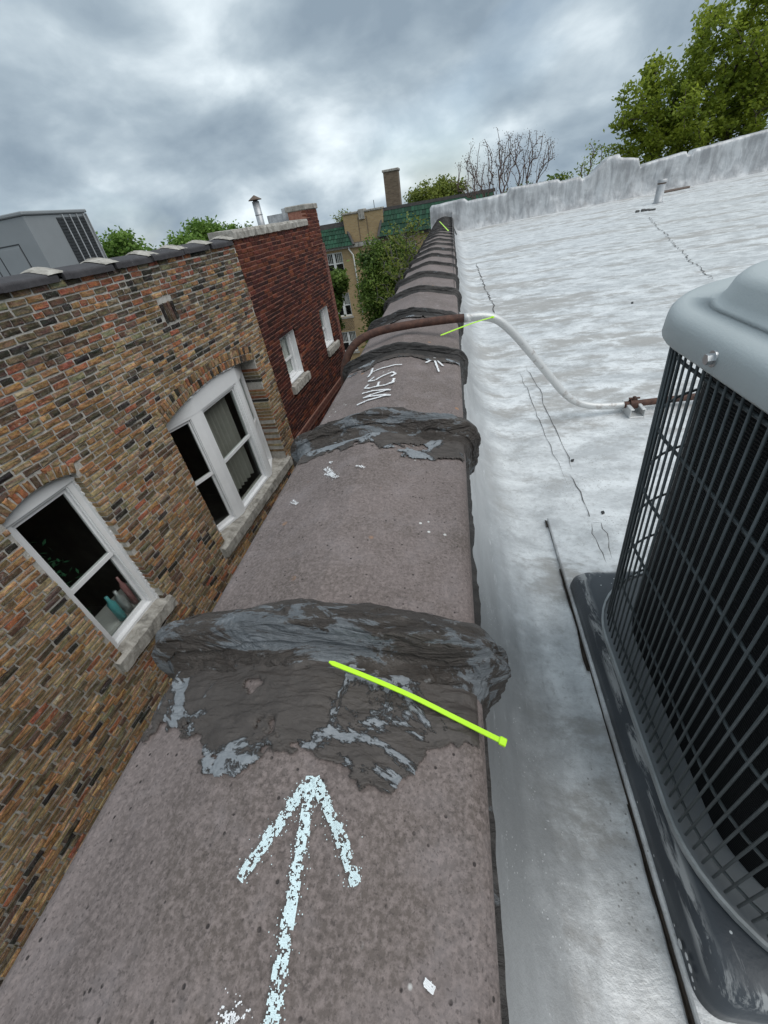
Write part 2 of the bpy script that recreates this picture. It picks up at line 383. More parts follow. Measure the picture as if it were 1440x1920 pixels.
simple('crack', (0.10, 0.098, 0.095), 0.9, 0.0, 0.4, 60)
simple('interior', (0.17, 0.16, 0.15), 0.9, 0.0, 0.3, 3)
simple('curtain', (0.34, 0.33, 0.30), 0.9, 0.0, 0.08, 8)
simple('bottle_teal', (0.12, 0.42, 0.44), 0.3, 0.0, 0.1, 8)
simple('bottle_pink', (0.42, 0.20, 0.20), 0.3, 0.0, 0.1, 8)
simple('roofing_gravel', (0.20, 0.20, 0.195), 0.95, 0.0, 0.35, 25, 0.5)
simple('asphalt', (0.05, 0.05, 0.052), 0.9, 0.0, 0.2, 6, 0.3)
simple('concrete', (0.32, 0.31, 0.29), 0.9, 0.0, 0.2, 3, 0.3)
simple('slate_cap', (0.085, 0.078, 0.075), 0.8, 0.0, 0.25, 6)
simple('bark', (0.085, 0.068, 0.055), 0.9, 0.0, 0.3, 15, 0.5, 25)
simple('concrete_bark', (0.17, 0.155, 0.14), 0.9, 0.0, 0.2, 15)
simple('twig_red', (0.13, 0.085, 0.075), 0.8, 0.0, 0.25, 15)
d = Nd('ground'); MAT['ground'] = d.set(d.mix(d.rng(d.noise(0.15, 5), 0.4, 0.6), (0.045, 0.07, 0.025), (0.09, 0.085, 0.06)), 0.95)
d = Nd('neon'); d.set((0.50, 0.90, 0.02), 0.4, 0, 0.4); d.b.inputs['Subsurface Weight'].default_value = 0.0; MAT['neon'] = d.m
d = Nd('green_tile'); a = d.n('ShaderNodeAttribute', attribute_name='tint').outputs['Color']
MAT['green_tile'] = d.set(d.mix(d.rng(d.noise(3, 5), 0.45, 0.7, 0, 0.6), a, (0.03, 0.055, 0.04)), 0.75, 0, 0.25)
def m_farbrick(name, a, b, mo, scale):
    d = Nd(name); q = d.n('ShaderNodeTexBrick')
    cb = d.n('ShaderNodeCombineXYZ'); sp = d.n('ShaderNodeSeparateXYZ'); d.lk(d.pos, sp.inputs[0])
    d.lk(d.math('ADD', sp.outputs[0], sp.outputs[1]), cb.inputs[0]); d.lk(sp.outputs[2], cb.inputs[1])
    d.lk(cb.outputs[0], q.inputs['Vector'])
    for k, v in (('Color1', a), ('Color2', b), ('Mortar', mo)): q.inputs[k].default_value = (*v, 1)
    q.inputs['Scale'].default_value = scale; q.inputs['Mortar Size'].default_value = 0.012; q.inputs['Brick Width'].default_value = 0.215; q.inputs['Row Height'].default_value = 0.072
    c = d.mix(d.rng(d.noise(0.9, 5), 0.5, 0.7, 0, 0.35), q.outputs['Color'], d.mix(1.0, q.outputs['Color'], (0.5, 0.5, 0.5), 'MULTIPLY'))
    MAT[name] = d.set(c, 0.9)
m_farbrick('yellow_brick', (0.42, 0.29, 0.14), (0.34, 0.225, 0.10), (0.36, 0.29, 0.19), 1.0)
m_farbrick('chimney_brick', (0.12, 0.085, 0.055), (0.20, 0.15, 0.10), (0.16, 0.13, 0.10), 1.0)
m_farbrick('own_brick', (0.22, 0.14, 0.09), (0.12, 0.08, 0.06), (0.24, 0.22, 0.20), 1.0)
m_farbrick('tan_far', (0.24, 0.165, 0.105), (0.13, 0.095, 0.07), (0.40, 0.38, 0.34), 1.0)
m_farbrick('red_far', (0.17, 0.05, 0.035), (0.10, 0.035, 0.03), (0.22, 0.11, 0.08), 1.0)
# window glass: clear pane with a real reflection
d = Nd('glass'); d.t.nodes.remove(d.b)
tr = d.n('ShaderNodeBsdfTransparent'); tr.inputs[0].default_value = (0.90, 0.92, 0.91, 1); gl = d.n('ShaderNodeBsdfGlossy'); gl.inputs['Roughness'].default_value = 0.02
fr = d.n('ShaderNodeFresnel'); fr.inputs[0].default_value = 1.5; mx = d.n('ShaderNodeMixShader')
bf = d.n('ShaderNodeNewGeometry').outputs['Backfacing']; d.lk(d.math('MULTIPLY', d.math('MULTIPLY', fr.outputs[0], 1.5), d.math('SUBTRACT', 1.0, bf)), mx.inputs[0]); d.lk(tr.outputs[0], mx.inputs[1]); d.lk(gl.outputs[0], mx.inputs[2])
d.lk(mx.outputs[0], d.t.nodes['Material Output'].inputs[0]); MAT['glass'] = d.m
def m_leaf(name, lo, hi, trans=0.35):
    d = Nd(name); a = d.n('ShaderNodeAttribute', attribute_name='tint').outputs['Color']
    sp = d.n('ShaderNodeSeparateColor'); d.lk(a, sp.inputs[0])
    c = d.ramp(sp.outputs[0], [(0.0, lo), (1.0, hi)]); d.set(c, 0.55, 0, 0.3)
    t = d.n('ShaderNodeBsdfTranslucent'); d.lk(c, t.inputs[0]); mx = d.n('ShaderNodeMixShader'); mx.inputs[0].default_value = trans
    d.lk(d.b.outputs[0], mx.inputs[1]); d.lk(t.outputs[0], mx.inputs[2]); d.lk(mx.outputs[0], d.t.nodes['Material Output'].inputs[0]); MAT[name] = d.m
m_leaf('leaf_spring', (0.14, 0.20, 0.025), (0.38, 0.45, 0.06), 0.55)
m_leaf('leaf_maple', (0.05, 0.095, 0.02), (0.20, 0.29, 0.06))
m_leaf('leaf_far', (0.08, 0.16, 0.03), (0.20, 0.32, 0.06))
m_leaf('leaf_yellow', (0.12, 0.16, 0.03), (0.26, 0.30, 0.06))
m_leaf('leaf_bud', (0.10, 0.07, 0.05), (0.20, 0.15, 0.09))

# ================================================================== THE SETTING
g = MB(); g.add([(-900, -900, -11), (900, -900, -11), (900, 900, -11), (-900, 900, -11)], [(0, 1, 2, 3)]); st(g.build('ground', MAT['ground']))
g = MB(); g.box(-80, 80, 19.5, 27.5, -11.2, -10.99); st(g.build('road', MAT['asphalt']))
g = MB(); g.box(-80, 80, 16.5, 19.5, -11.2, -10.86); st(g.build('pavement', MAT['concrete']))
g = MB(); g.box(-80, 80, 27.5, 30.2, -11.2, -10.86); st(g.build('pavement', MAT['concrete']))
g = MB(); g.box(-3.7, -0.38, -6, 16.4, -11.2, -10.95); st(g.build('path', MAT['concrete']))

# the silver roof: rises as a cant up the parapet, laps every 0.92 m
cant = [(0.004, -0.50), (0.008, -0.60), (0.016, -0.69), (0.030, -0.77), (0.055, -0.845), (0.09, -0.905), (0.14, -0.953), (0.20, -0.982), (0.27, -0.996)]
cx = np.array([q[0] for q in cant]); cz = np.array([q[1] for q in cant])
s_ = np.linspace(0, len(cx) - 1, 41); cxs = np.interp(s_, range(len(cx)), cx); czs = np.interp(s_, range(len(cx)), cz)
xs = np.concatenate([cxs, np.linspace(0.29, 1.6, 54), np.linspace(1.65, 13.5, 80)])
ys = np.concatenate([np.linspace(-2.5, 4.5, 420), np.linspace(4.53, 14.3, 280)])
GX, GY = np.meshgrid(xs, ys); lift = np.interp(xs, cxs, czs + 1.0, right=0.0); lift[len(cxs):] = np.linspace(0.004, 0, len(xs) - len(cxs))
lap = 0.92; ph = ((GY + 0.31 + 0.03 * np.sin(GX * 1.7)) % lap) / lap
Z = roof_z(GX, GY) + lift[None, :]
flat = np.clip((GX - 0.12) / 0.3, 0, 1)
Z += flat * 0.006 * np.where(ph < 0.96, ph, (1 - ph) / 0.04)
P = np.stack([GX.ravel(), GY.ravel(), Z.ravel()], 1)
nz = (fbm(P * [2.2, 4, 3], 3, 4) - 0.5).reshape(GX.shape); nf = (fbm(P * [30, 30, 30], 9, 3) - 0.5).reshape(GX.shape)
Z += flat * (nz * 0.011 + nf * 0.004)
wob = (fbm(P * [0.001, 5, 9], 21, 4) - 0.5).reshape(GX.shape) * (1 - flat)
V = np.stack([GX + wob * 0.007 * (GX > 0.012), GY, Z], -1).reshape(-1, 3)
ny, nx = GX.shape; idx = np.arange(ny * nx).reshape(ny, nx)
Fq = np.stack([idx[:-1, :-1], idx[:-1, 1:], idx[1:, 1:], idx[1:, :-1]], -1).reshape(-1, 4)
def roof_s(x, y):                          # height of the finished sheet, lumps and laps included
    i = int(np.clip(np.searchsorted(ys, y) - 1, 0, len(ys) - 2)); j = int(np.clip(np.searchsorted(xs, x) - 1, 0, len(xs) - 2))
    return float(max(Z[i, j], Z[i + 1, j], Z[i, j + 1], Z[i + 1, j + 1]))
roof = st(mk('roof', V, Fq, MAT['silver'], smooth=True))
def ribbon(pts, w0, name, m, parent, dz=0.009, jit=0.012, seed=0):
    rr = random.Random(seed); P = []
    for a, b in zip(pts[:-1], pts[1:]):
        a = np.array(a[:2]); b = np.array(b[:2]); n = max(2, int(np.linalg.norm(b - a) / 0.05))
        for k in range(n): P.append(a + (b - a) * k / n + np.array([rr.uniform(-jit, jit), rr.uniform(-jit, jit)]))
    P.append(np.array(pts[-1][:2])); v = []; f = []
    for i, p in enumerate(P):
        t = unit(P[min(i + 1, len(P) - 1)] - P[max(i - 1, 0)]); nn = np.array([-t[1], t[0]]); ww = w0 * rr.uniform(0.25, 1.2) * (0.15 if i in (0, len(P) - 1) else 1)
        for s in (-1, 1):
            q = p + nn * ww * s; v.append((q[0], q[1], roof_s(q[0], q[1]) + dz))
        if i: f.append((2 * i - 2, 2 * i - 1, 2 * i + 1, 2 * i))
    return mk(name, v, f, m, parent)
def rp_(l): return [at_roof(*q) for q in l]
ribbon(rp_([(1216, 408), (1232, 428), (1248, 440), (1262, 458), (1282, 474), (1296, 494), (1318, 508), (1334, 526)]), 0.0050, 'roof_crack', MAT['crack'], roof, 0.004, 0.025, 1)
ribbon(rp_([(986, 690), (1000, 715), (1012, 735), (1022, 768), (1042, 806), (1052, 838), (1066, 862), (1072, 884)]), 0.0016, 'roof_crack', MAT['crack'], roof, 0.002, 0.006, 2)
ribbon(rp_([(975, 700), (992, 745), (1010, 790), (1030, 838), (1045, 870), (1060, 905)]), 0.0012, 'roof_crack', MAT['crack'], roof, 0.002, 0.006, 3)
ribbon(rp_([(1068, 892), (1082, 915), (1090, 940), (1104, 962), (1110, 985), (1106, 998)]), 0.0016, 'roof_crack', MAT['crack'], roof, 0.002, 0.006, 4)
ribbon(rp_([(1104, 1000), (1122, 1000), (1132, 1020), (1136, 1045), (1142, 1066)]), 0.0016, 'roof_crack', MAT['crack'], roof, 0.036, 0.004, 5)
ribbon(rp_([(1104, 1000), (1108, 1020), (1118, 1042), (1124, 1056), (1132, 1076)]), 0.0015, 'roof_crack', MAT['crack'], roof, 0.036, 0.004, 6)
ribbon(rp_([(893, 495), (905, 530), (925, 575), (930, 598)]), 0.006, 'roof_crack', MAT['crack'], roof, 0.003, 0.012, 7)

# far parapet of the roof, wrapped in silver membrane, stepped along the top
PY = 14.3
prof = [(806, 392), (809, 387), (838, 380), (871, 373), (878, 378), (915, 370), (953, 361), (956, 353), (1000, 345), (1047, 336), (1050, 341), (1089, 331), (1092, 336), (1107, 329), (1126, 309),
        (1142, 294), (1162, 289), (1164, 295), (1198, 296), (1200, 314), (1210, 307), (1250, 295), (1287, 284), (1289, 291), (1298, 289), (1304, 280), (1370, 262), (1440, 243), (1600, 200)]
top = [(at_y(x, y, PY)[0], at_y(x, y, PY)[2]) for x, y in prof]
v = []; f = []; rows = 16; n0 = 0; tx = []
for (a, b) in zip(top[:-1], top[1:]):
    k = max(1, int((b[0] - a[0]) / 0.045))
    for i in range(k): t = i / k; tx.append((a[0] + (b[0] - a[0]) * t, a[1] + (b[1] - a[1]) * t))
tx.append(top[-1]); tx = np.array(tx); nc = len(tx)
gv = []
for j in range(rows + 6):
    for i, (x, zt) in enumerate(tx):
        zb = float(roof_z(x, PY)) - 0.06
        if j < rows:
            t = j / (rows - 1); z = zb + (zt - zb) * (1 - (1 - t) ** 1.0); y = PY - 0.12 * (1 - t) ** 4 - 0.03
            if j == rows - 1: y += 0.02
        else:
            t = (j - rows + 1) / 6; y = PY + 0.34 * t; z = zt + 0.012 * math.sin(math.pi * t)
        gv.append((x, y, z))
gv = np.array(gv); nn = (fbm(gv * [3.0, 3, 3.5], 31, 4) - 0.5)
gv[:rows * nc, 1] += nn[:rows * nc] * 0.09; gv[:, 2] += (fbm(gv * [7, 1, 0.3], 37, 3) - 0.5) * 0.03
idx = np.arange(len(gv)).reshape(-1, nc); Fq = np.stack([idx[:-1, :-1], idx[:-1, 1:], idx[1:, 1:], idx[1:, :-1]], -1).reshape(-1, 4)
fp = empty('roof_parapet', (4, PY + 0.15, float(roof_z(4, PY)) - 0.06))
tag(fp, 'silver coated parapet wall with stepped crumpled top at the far roof edge', 'parapet')
mk('membrane', gv, Fq, MAT['silver_wall'], fp, smooth=True)
g = MB(); xl = top[0][0]; g.box(xl, 13.4, PY + 0.02, PY + 0.32, -10.94, -0.62); g.build('masonry', MAT['own_brick'], fp)

# ================================================================== OUR PARAPET WITH CLAY COPING
def coping_profile(x0=-0.402, x1=0.018, ze=-0.462, zr=-0.424, zl=-0.535, r=0.03):
    pts = [(x0, zl)]
    for k in range(7):
        a = math.pi - math.pi / 2 * k / 6; pts.append((x0 + r + r * math.cos(a), ze - r + r * math.sin(a)))
    xm = (x0 + x1) / 2 - 0.01; pts += [(xm - 0.05, zr - 0.006), (xm, zr), (xm + 0.05, zr - 0.006)]
    for k in range(7):
        a = math.pi / 2 - math.pi / 2 * k / 6; pts.append((x1 - r + r * math.cos(a), ze - r + r * math.sin(a)))
    pts.append((x1, zl)); return np.array(pts)
CP = coping_profile()
def resample(P, n):
    d = np.r_[0, np.cumsum(np.linalg.norm(np.diff(P, axis=0), axis=1))]; t = np.linspace(0, d[-1], n)
    return np.stack([np.interp(t, d, P[:, 0]), np.interp(t, d, P[:, 1])], 1)
def normals2(P):
    t = np.gradient(P, axis=0); t /= np.linalg.norm(t, axis=1)[:, None]; return np.stack([-t[:, 1], t[:, 0]], 1)
_up = CP[1:-1]
def ztop(x): return float(np.interp(x, _up[:, 0], _up[:, 1]))
JY = [0.30 + 0.61 * k for k in range(-3, 23)]
par = empty('parapet_wall', (-0.17, 5.0, -10.95))
tag(par, 'long brick parapet capped with mauve grey clay coping and tarred joints', 'parapet')
g = MB(); g.box(-0.365, 0.0, -2.3, 14.28, -10.95, -0.53); g.build('masonry', MAT['own_brick'], par)
prof_t = np.vstack([CP, [(0.004, -0.535), (-0.004, -0.505), (-0.372, -0.505), (-0.384, -0.535)]])
def tile_mesh(L):
    m = MB(); ysn = [0, 0.006, L * 0.5, L - 0.006, L]; rings = []
    for i, y in enumerate(ysn):
        k = 0.985 if i in (0, 4) else 1.0
        c = np.array([-0.17, -0.49]); rings.append([((p[0] - c[0]) * k + c[0], y, (p[1] - c[1]) * k + c[1]) for p in prof_t])
    m.loft(rings); return m
tmA = tile_mesh(0.602); tiles = []
me_t = mesh_of('coping_tile', np.array(tmA.v), tmA.f, MAT['coping'])
org = np.array(wloc(par))
for k in range(len(JY) - 1):
    o = link(bpy.data.objects.new('coping_tile', me_t), par); tiles.append(o)
    o.location = Vector((random.uniform(-.004, .004), JY[k] + 0.004, random.uniform(-.003, .003))) - Vector(org)
o = link(bpy.data.objects.new('coping_tile', me_t), par); o.location = Vector((0, JY[-1] + 0.004, 0)) - Vector(org); tiles.append(o)
P0 = resample(CP, 30)
def collar(k, yc, ns, nv, amp, front, back, mat, seed, skirt=0.0):
    Q = resample(np.vstack([[(CP[0, 0] + 0.004, -0.565)], CP, [(CP[-1, 0] - 0.004, -0.565)]]), ns); Nn = normals2(Q)
    vv = np.linspace(-front, back, nv); S, Vv = np.meshgrid(np.arange(ns), vv)
    px = np.stack([Q[S.ravel(), 0], Vv.ravel() + yc, Q[S.ravel(), 1]], 1)
    big = fbm(px * [7, 9, 7], seed, 3).reshape(S.shape) - 0.5
    fold = fbm(px * [10, 55, 34] + np.stack([0 * px[:, 0], 5 * fbm(px * 9, seed + 3, 2), 0 * px[:, 0]], 1), seed + 5, 4).reshape(S.shape); fold = 0.75 - np.abs(2 * fold - 1) * 2.2
    fine = fbm(px * 90, seed + 9, 3).reshape(S.shape) - 0.5
    cen = big * 0.03
    u = Vv - cen * 0.6
    hgt = np.interp(u, [-front, -0.8 * front, -0.6 * front, -0.26 * front, -0.06 * front, 0.25 * back, 0.6 * back, back], [-0.006, 0.003, 0.007, amp * 0.72, amp, amp * 0.95, amp * 0.5, -0.006])
    edge = np.clip(1 - np.abs(np.linspace(-1, 1, nv)) ** 6, 0, 1)[:, None]
    droop = np.interp(np.linspace(0, 1, ns), [0, 0.12, 0.2, 0.78, 0.9, 1.0], [0.8, 1.05, 1, 1, 0.62, 0.5])[None, :]
    hgt = hgt * droop * (1 + big * 0.7) + edge * (fold * 0.008 + fine * 0.003) * (amp / 0.036)
    hgt = np.where(edge < 0.3, np.minimum(hgt, -0.002), hgt)
    pos = np.stack([Q[S, 0] + Nn[S, 0] * hgt, Vv + yc + fold * 0.006 * edge - 0.016 * np.clip(hgt / amp, 0, 1.1) ** 2 * (Vv > -0.45 * front), Q[S, 1] + Nn[S, 1] * hgt], -1).reshape(-1, 3)
    idx = np.arange(ns * nv).reshape(nv, ns); fq = np.stack([idx[:-1, :-1], idx[:-1, 1:], idx[1:, 1:], idx[1:, :-1]], -1).reshape(-1, 4)
    return mk('mastic_joint', pos, fq, mat, tiles[k], smooth=True)
for k, y in enumerate(JY):
    if k == 3: collar(k, y, 300, 120, 0.043, 0.064, 0.052, MAT['mastic'], 40)
    elif k == 4: collar(k, y, 180, 70, 0.040, 0.070, 0.055, MAT['mastic'], 77)
    elif k < 3: collar(k, y, 70, 26, 0.036, 0.075, 0.06, MAT['mastic'], 11 + k)
    else: collar(k, y, 90 if k < 8 else 46, 34 if k < 8 else 18, 0.031 if k < 9 else 0.023, 0.054 if k < 9 else 0.046, 0.038 if k < 9 else 0.03, MAT['mastic_old'], 100 + 7 * k)
def smear(k, y0, y1, sx0, sx1, seed, thr0, thr1, n, th=0.003):
    """thin trowelled skin of mastic on the tile before the joint, ragged at its edge"""
    xs = np.linspace(sx0, sx1, n); ys = np.linspace(y0, y1, max(12, int(n * (y1 - y0) / (sx1 - sx0))))
    X, Y = np.meshgrid(xs, ys); p = np.stack([X.ravel(), Y.ravel(), 0 * X.ravel()], 1)
    nz = fbm(p * [12, 17, 1], seed, 6, 0.6).reshape(X.shape); t = ((Y - y0) / (y1 - y0))
    fold = (fbm(p * [30, 90, 1], seed + 4, 4).reshape(X.shape) - 0.5)
    lim = thr0 + (thr1 - thr0) * t
    inside = nz < lim
    z = np.interp(X, _up[:, 0], _up[:, 1]) + np.clip((lim - nz) * 40, 0, 1) * th + fold * 0.011 * np.clip((lim - nz) * 12, 0, 1) + 0.0012
    idx = np.arange(X.size).reshape(X.shape); keep = inside[:-1, :-1] & inside[1:, 1:] & inside[:-1, 1:] & inside[1:, :-1]
    fq = np.stack([idx[:-1, :-1], idx[:-1, 1:], idx[1:, 1:], idx[1:, :-1]], -1)[keep]
    used = np.unique(fq); rem = np.full(X.size, -1); rem[used] = np.arange(len(used))
    return mk('mastic_smear', np.stack([X.ravel(), Y.ravel(), z.ravel()], 1)[used], rem[fq], MAT['mastic_smear'], tiles[k], smooth=True)
smear(2, 0.108, JY[3] - 0.04, -0.388, 0.012, 5, 0.20, 0.90, 420, 0.0035)
smear(3, JY[4] - 0.16, JY[4] - 0.035, -0.388, 0.012, 15, 0.27, 0.86, 300)
smear(4, JY[5] - 0.15, JY[5] - 0.03, -0.388, 0.012, 25, 0.27, 0.68, 200)
smear(5, JY[6] - 0.11, JY[6] - 0.045, -0.362, 0.02, 35, 0.2, 0.7, 90)

# ragged dark strip painting in the shaded gap under the coping's roof-side lip
eg = np.random.default_rng(12); ye = np.linspace(-0.6, 3.2, 420); pe = np.stack([ye * 16, ye * 0, ye * 0], 1); out_ = 0.001 + 0.016 * (fbm(pe, 3, 4) - 0.35).clip(0) + 0.006 * (fbm(pe * 4, 7, 3) - 0.5).clip(0)
v = []
for y_, o_ in zip(ye, out_): v += [(0.010, y_, -0.520), (0.0182 + o_, y_, -0.528), (0.0182 + o_ * 0.9, y_, -0.548), (0.004, y_, -0.575)]
mk('edge_gap_shade', v, [(4 * i + a, 4 * i + a + 1, 4 * i + a + 5, 4 * i + a + 4) for i in range(len(ye) - 1) for a in range(3)], MAT['mastic_old'], par)

# chalk drawn on the tiles
def chalk(name, strokes, width, parent, m, seed, cell=0.0009, drop=0.455, label=None, halo=True):
    rr = random.Random(seed); vs_, fs_ = [], []
    for si, pts in enumerate(strokes):
        pts = [np.array(p, float) for p in pts]
        for a, b in zip(pts[:-1], pts[1:]):
            L = np.linalg.norm(b - a); t = (b - a) / L; nn = np.array([-t[1], t[0]])
            na = max(2, int(L / cell)); nb = max(2, int(width / cell))
            ii, jj = np.meshgrid(np.arange(na), np.arange(nb), indexing='ij')
            cxy = a + t * ((ii + 0.5) / na * L)[..., None] + nn * (((jj + 0.5) / nb - 0.5) * width)[..., None]
            q = np.concatenate([cxy.reshape(-1, 2), np.full((ii.size, 1), seed * 3.1 + si)], 1)
            nzv = fbm(q * [420, 420, 1], seed, 3, 0.6).reshape(ii.shape); wid = fbm(q * [90, 90, 1], seed + 8, 2).reshape(ii.shape)
            e = np.abs((jj + 0.5) / nb - 0.5) * 2
            if halo:
                hq = q.copy(); na2, nb2 = na, nb * 2
                for _ in range(int(na * nb * 0.10)):
                    c = a + t * rr.uniform(0, L) + nn * rr.gauss(0, width * 0.5); h_ = cell * rr.uniform(0.25, 0.5); bidx = len(vs_)
                    for sx, sy in ((-1, -1), (1, -1), (1, 1), (-1, 1)): vs_.append((c[0] + sx * h_, c[1] + sy * h_, ztop(c[0]) + 0.0040))
                    fs_.append((bidx, bidx + 1, bidx + 2, bidx + 3))
            ok = (nzv > drop + 0.25 * np.clip(e - 0.55 - 0.5 * (wid - 0.5), 0, 1)) & (e < 0.7 + 0.6 * (wid - 0.2))
            for c in cxy[ok]:
                bidx = len(vs_); hx = cell * 0.62
                for sx, sy in ((-1, -1), (1, -1), (1, 1), (-1, 1)):
                    x = c[0] + sx * hx * rr.uniform(.7, 1.2); y = c[1] + sy * hx * rr.uniform(.7, 1.2); vs_.append((x, y, ztop(x) + 0.0042))
                fs_.append((bidx, bidx + 1, bidx + 2, bidx + 3))
    o = mk(name, vs_, fs_, m, parent)
    if label: o['label'] = label
    return o
def cz_(px, py):
    p = at_z(px, py, -0.43)
    for _ in range(4): p = at_z(px, py, ztop(p[0]))
    return (p[0], p[1])
tip = cz_(585, 1458)
chalk('chalk_arrow', [[tip, cz_(572, 1560), cz_(545, 1720), cz_(512, 1925)], [cz_(578, 1470), cz_(452, 1652)], [cz_(592, 1462), cz_(640, 1570), cz_(670, 1662)]], 0.0112, tiles[2], MAT['chalk'], 3, label='pale blue chalk arrow pointing along the coping')
chalk('chalk_mark', [[cz_(412, 1905), cz_(446, 1902)], [cz_(430, 1918), cz_(470, 1880)]], 0.010, tiles[2], MAT['chalk_white'], 6, drop=0.55)
chalk('chalk_mark', [[cz_(796, 1841), cz_(815, 1859)]], 0.0045, tiles[2], MAT['chalk_white'], 7, drop=0.3)
chalk('chalk_mark', [[cz_(612, 880), cz_(626, 895)], [cz_(612, 890), cz_(634, 898)], [cz_(618, 872), cz_(622, 868)]], 0.013, tiles[3], MAT['chalk_white'], 8, drop=0.5)
chalk('chalk_mark', [[cz_(668, 876), cz_(684, 880)], [cz_(548, 942), cz_(558, 948)]], 0.009, tiles[3], MAT['chalk_white'], 9, drop=0.5)
XB, XT = -0.192, -0.285
W_ = [[(XT, 1.075), (XB + 0.005, 1.095), (XT + 0.012, 1.115), (XB, 1.135), (XT, 1.16)]]
E_ = [[(XT + 0.01, 1.225), (XT, 1.205), (XT + 0.02, 1.185), (XB - 0.02, 1.180), (XB, 1.195), (XB, 1.23)], [((XB + XT) / 2, 1.185), ((XB + XT) / 2, 1.22)]]
S_ = [[(XT + 0.02, 1.285), (XT + 0.004, 1.262), (XT + 0.03, 1.245), (-0.238, 1.268), (XB - 0.012, 1.29), (XB, 1.272), (XB - 0.012, 1.248)]]
T_ = [[(XT - 0.006, 1.31), (XT, 1.345), (XT - 0.004, 1.395)], [(XT, 1.352), (XB + 0.012, 1.362)]]
chalk('chalk_lettering', W_ + E_ + S_ + T_, 0.0085, tiles[4], MAT['chalk_white'], 12, 0.0014, 0.30, 'white chalk letters reading WEST')
chalk('chalk_arrow', [[cz_(799, 682), cz_(815, 673), cz_(831, 688)], [cz_(814, 674), cz_(823, 699)]], 0.0072, tiles[4], MAT['chalk_white'], 13, 0.0011, 0.28, 'small white chalk arrow')

# neon cable ties
def zip_tie(pts, wdt, label, head=True):
    P = catmull(pts, 10); base = np.array(pts[0]); r = empty('zip_tie', tuple(base)); tag(r, label, 'zip tie', 'neon zip ties on the coping')
    v, f = [], []
    for i, p in enumerate(P):
        t = unit(P[min(i + 1, len(P) - 1)] - P[max(i - 1, 0)]); s = unit(np.cross(t, [0, 0, 1])); u = np.cross(s, t); ww = wdt / 2 * (0.35 if i == 0 else 1)
        for a, b in ((-1, -1), (1, -1), (1, 1), (-1, 1)): v.append(p + s * ww * a + u * 0.0009 * b)
        if i:
            for q in range(4): f.append((4 * i - 4 + q, 4 * i - 4 + (q + 1) % 4, 4 * i + (q + 1) % 4, 4 * i + q))
    f.append((0, 1, 2, 3)); mk('strap', v, f, MAT['neon'], r)
    if head:
        p = P[-1]; t = unit(P[-1] - P[-3]); s = unit(np.cross(t, [0, 0, 1])); u = np.cross(s, t); m = MB(); m.bbox(-0.5, 0.5, -0.5, 0.5, -0.5, 0.5, 0.12)
        v = [p + t * (q[0] * wdt * 1.45 + wdt * 0.6) + s * q[1] * wdt * 1.5 + u * (q[2] * wdt * 0.85) for q in m.v]; mk('head', v, m.f, MAT['neon'], r)
    return r
a0 = cz_(626, 1264); a1 = cz_(935, 1413)
zz1 = [(a0[0] + (a1[0] - a0[0]) * t, a0[1] + (a1[1] - a0[1]) * t + 0.007 * math.sin(math.pi * t)) for t in (0, .25, .5, .75, 0.92, 1.0)]
zip_tie([(x, y, ztop(min(x, 0.0)) + h) for (x, y), h in zip(zz1, (0.026, 0.018, 0.013, 0.010, 0.008, 0.006))], 0.0053, 'neon yellow cable tie lying across the tarred joint above the big chalk arrow')
b0 = at_y(826, 630, 1.535); b1 = at_y(922, 598, 1.78)
zip_tie([b0 + np.array([0, 0, .002]), (b0 * 0.66 + b1 * 0.34) + np.array([0, 0, 0.006]), (b0 * 0.33 + b1 * 0.67) + np.array([0, 0, 0.008]), b1 + np.array([0, 0, 0.006])], 0.008, 'neon yellow cable tie stretched from the coping joint to the silver pipe')
za_, zb_ = at_z(824, 415, -0.375), at_z(841, 433, -0.375); zip_tie([za_, za_ * .5 + zb_ * .5, zb_], 0.016, 'small neon yellow cable tie on the last coping joint by the far parapet', False)

# pipe that crosses the coping
pts = [(-0.50, 1.72, -1.3), (-0.50, 1.72, -0.75), (-0.497, 1.72, -0.62), (-0.475, 1.73, -0.51), (-0.42, 1.745, -0.437), (-0.33, 1.76, -0.404), (-0.2, 1.775, -0.394), (-0.05, 1.79, -0.394), (0.045, 1.80, -0.398)]
pts2 = [(0.045, 1.80, -0.398), (0.11, 1.808, -0.402), (0.17, 1.82, -0.424), (0.24, 1.845, -0.490), (0.33, 1.88, -0.60), (0.42, 1.92, -0.715), (0.50, 1.955, -0.815), (0.57, 1.98, -0.878), (0.65, 1.995, -0.912), (0.74, 2.005, -0.925), (0.80, 2.01, -0.927)]
pts3 = [(0.80, 2.01, -0.927), (0.9, 2.02, -0.927), (1.6, 2.09, -0.925), (3.2, 2.25, -0.92)]
gp = empty('gas_pipe', (-0.50, 1.72, -1.3)); tag(gp, 'bent steel pipe crossing over the coping, rusty then silver painted, down to the roof', 'pipe')
def tubep(name, P, r, m, par_, sub=8, n=14): g = MB(); g.tube(catmull(P, sub), r, n); return g.build(name, m, par_, smooth=True)
tubep('rusty_length', pts, 0.0165, MAT['rust'], gp)
tubep('painted_length', pts2, 0.0168, MAT['pipe_paint'], gp)
tubep('rusty_length', pts3, 0.0163, MAT['rust'], gp)
tubep('paint_edge', [(0.035, 1.7988, -0.3976), (0.06, 1.802, -0.399)], 0.0178, MAT['pipe_paint'], gp, 2)
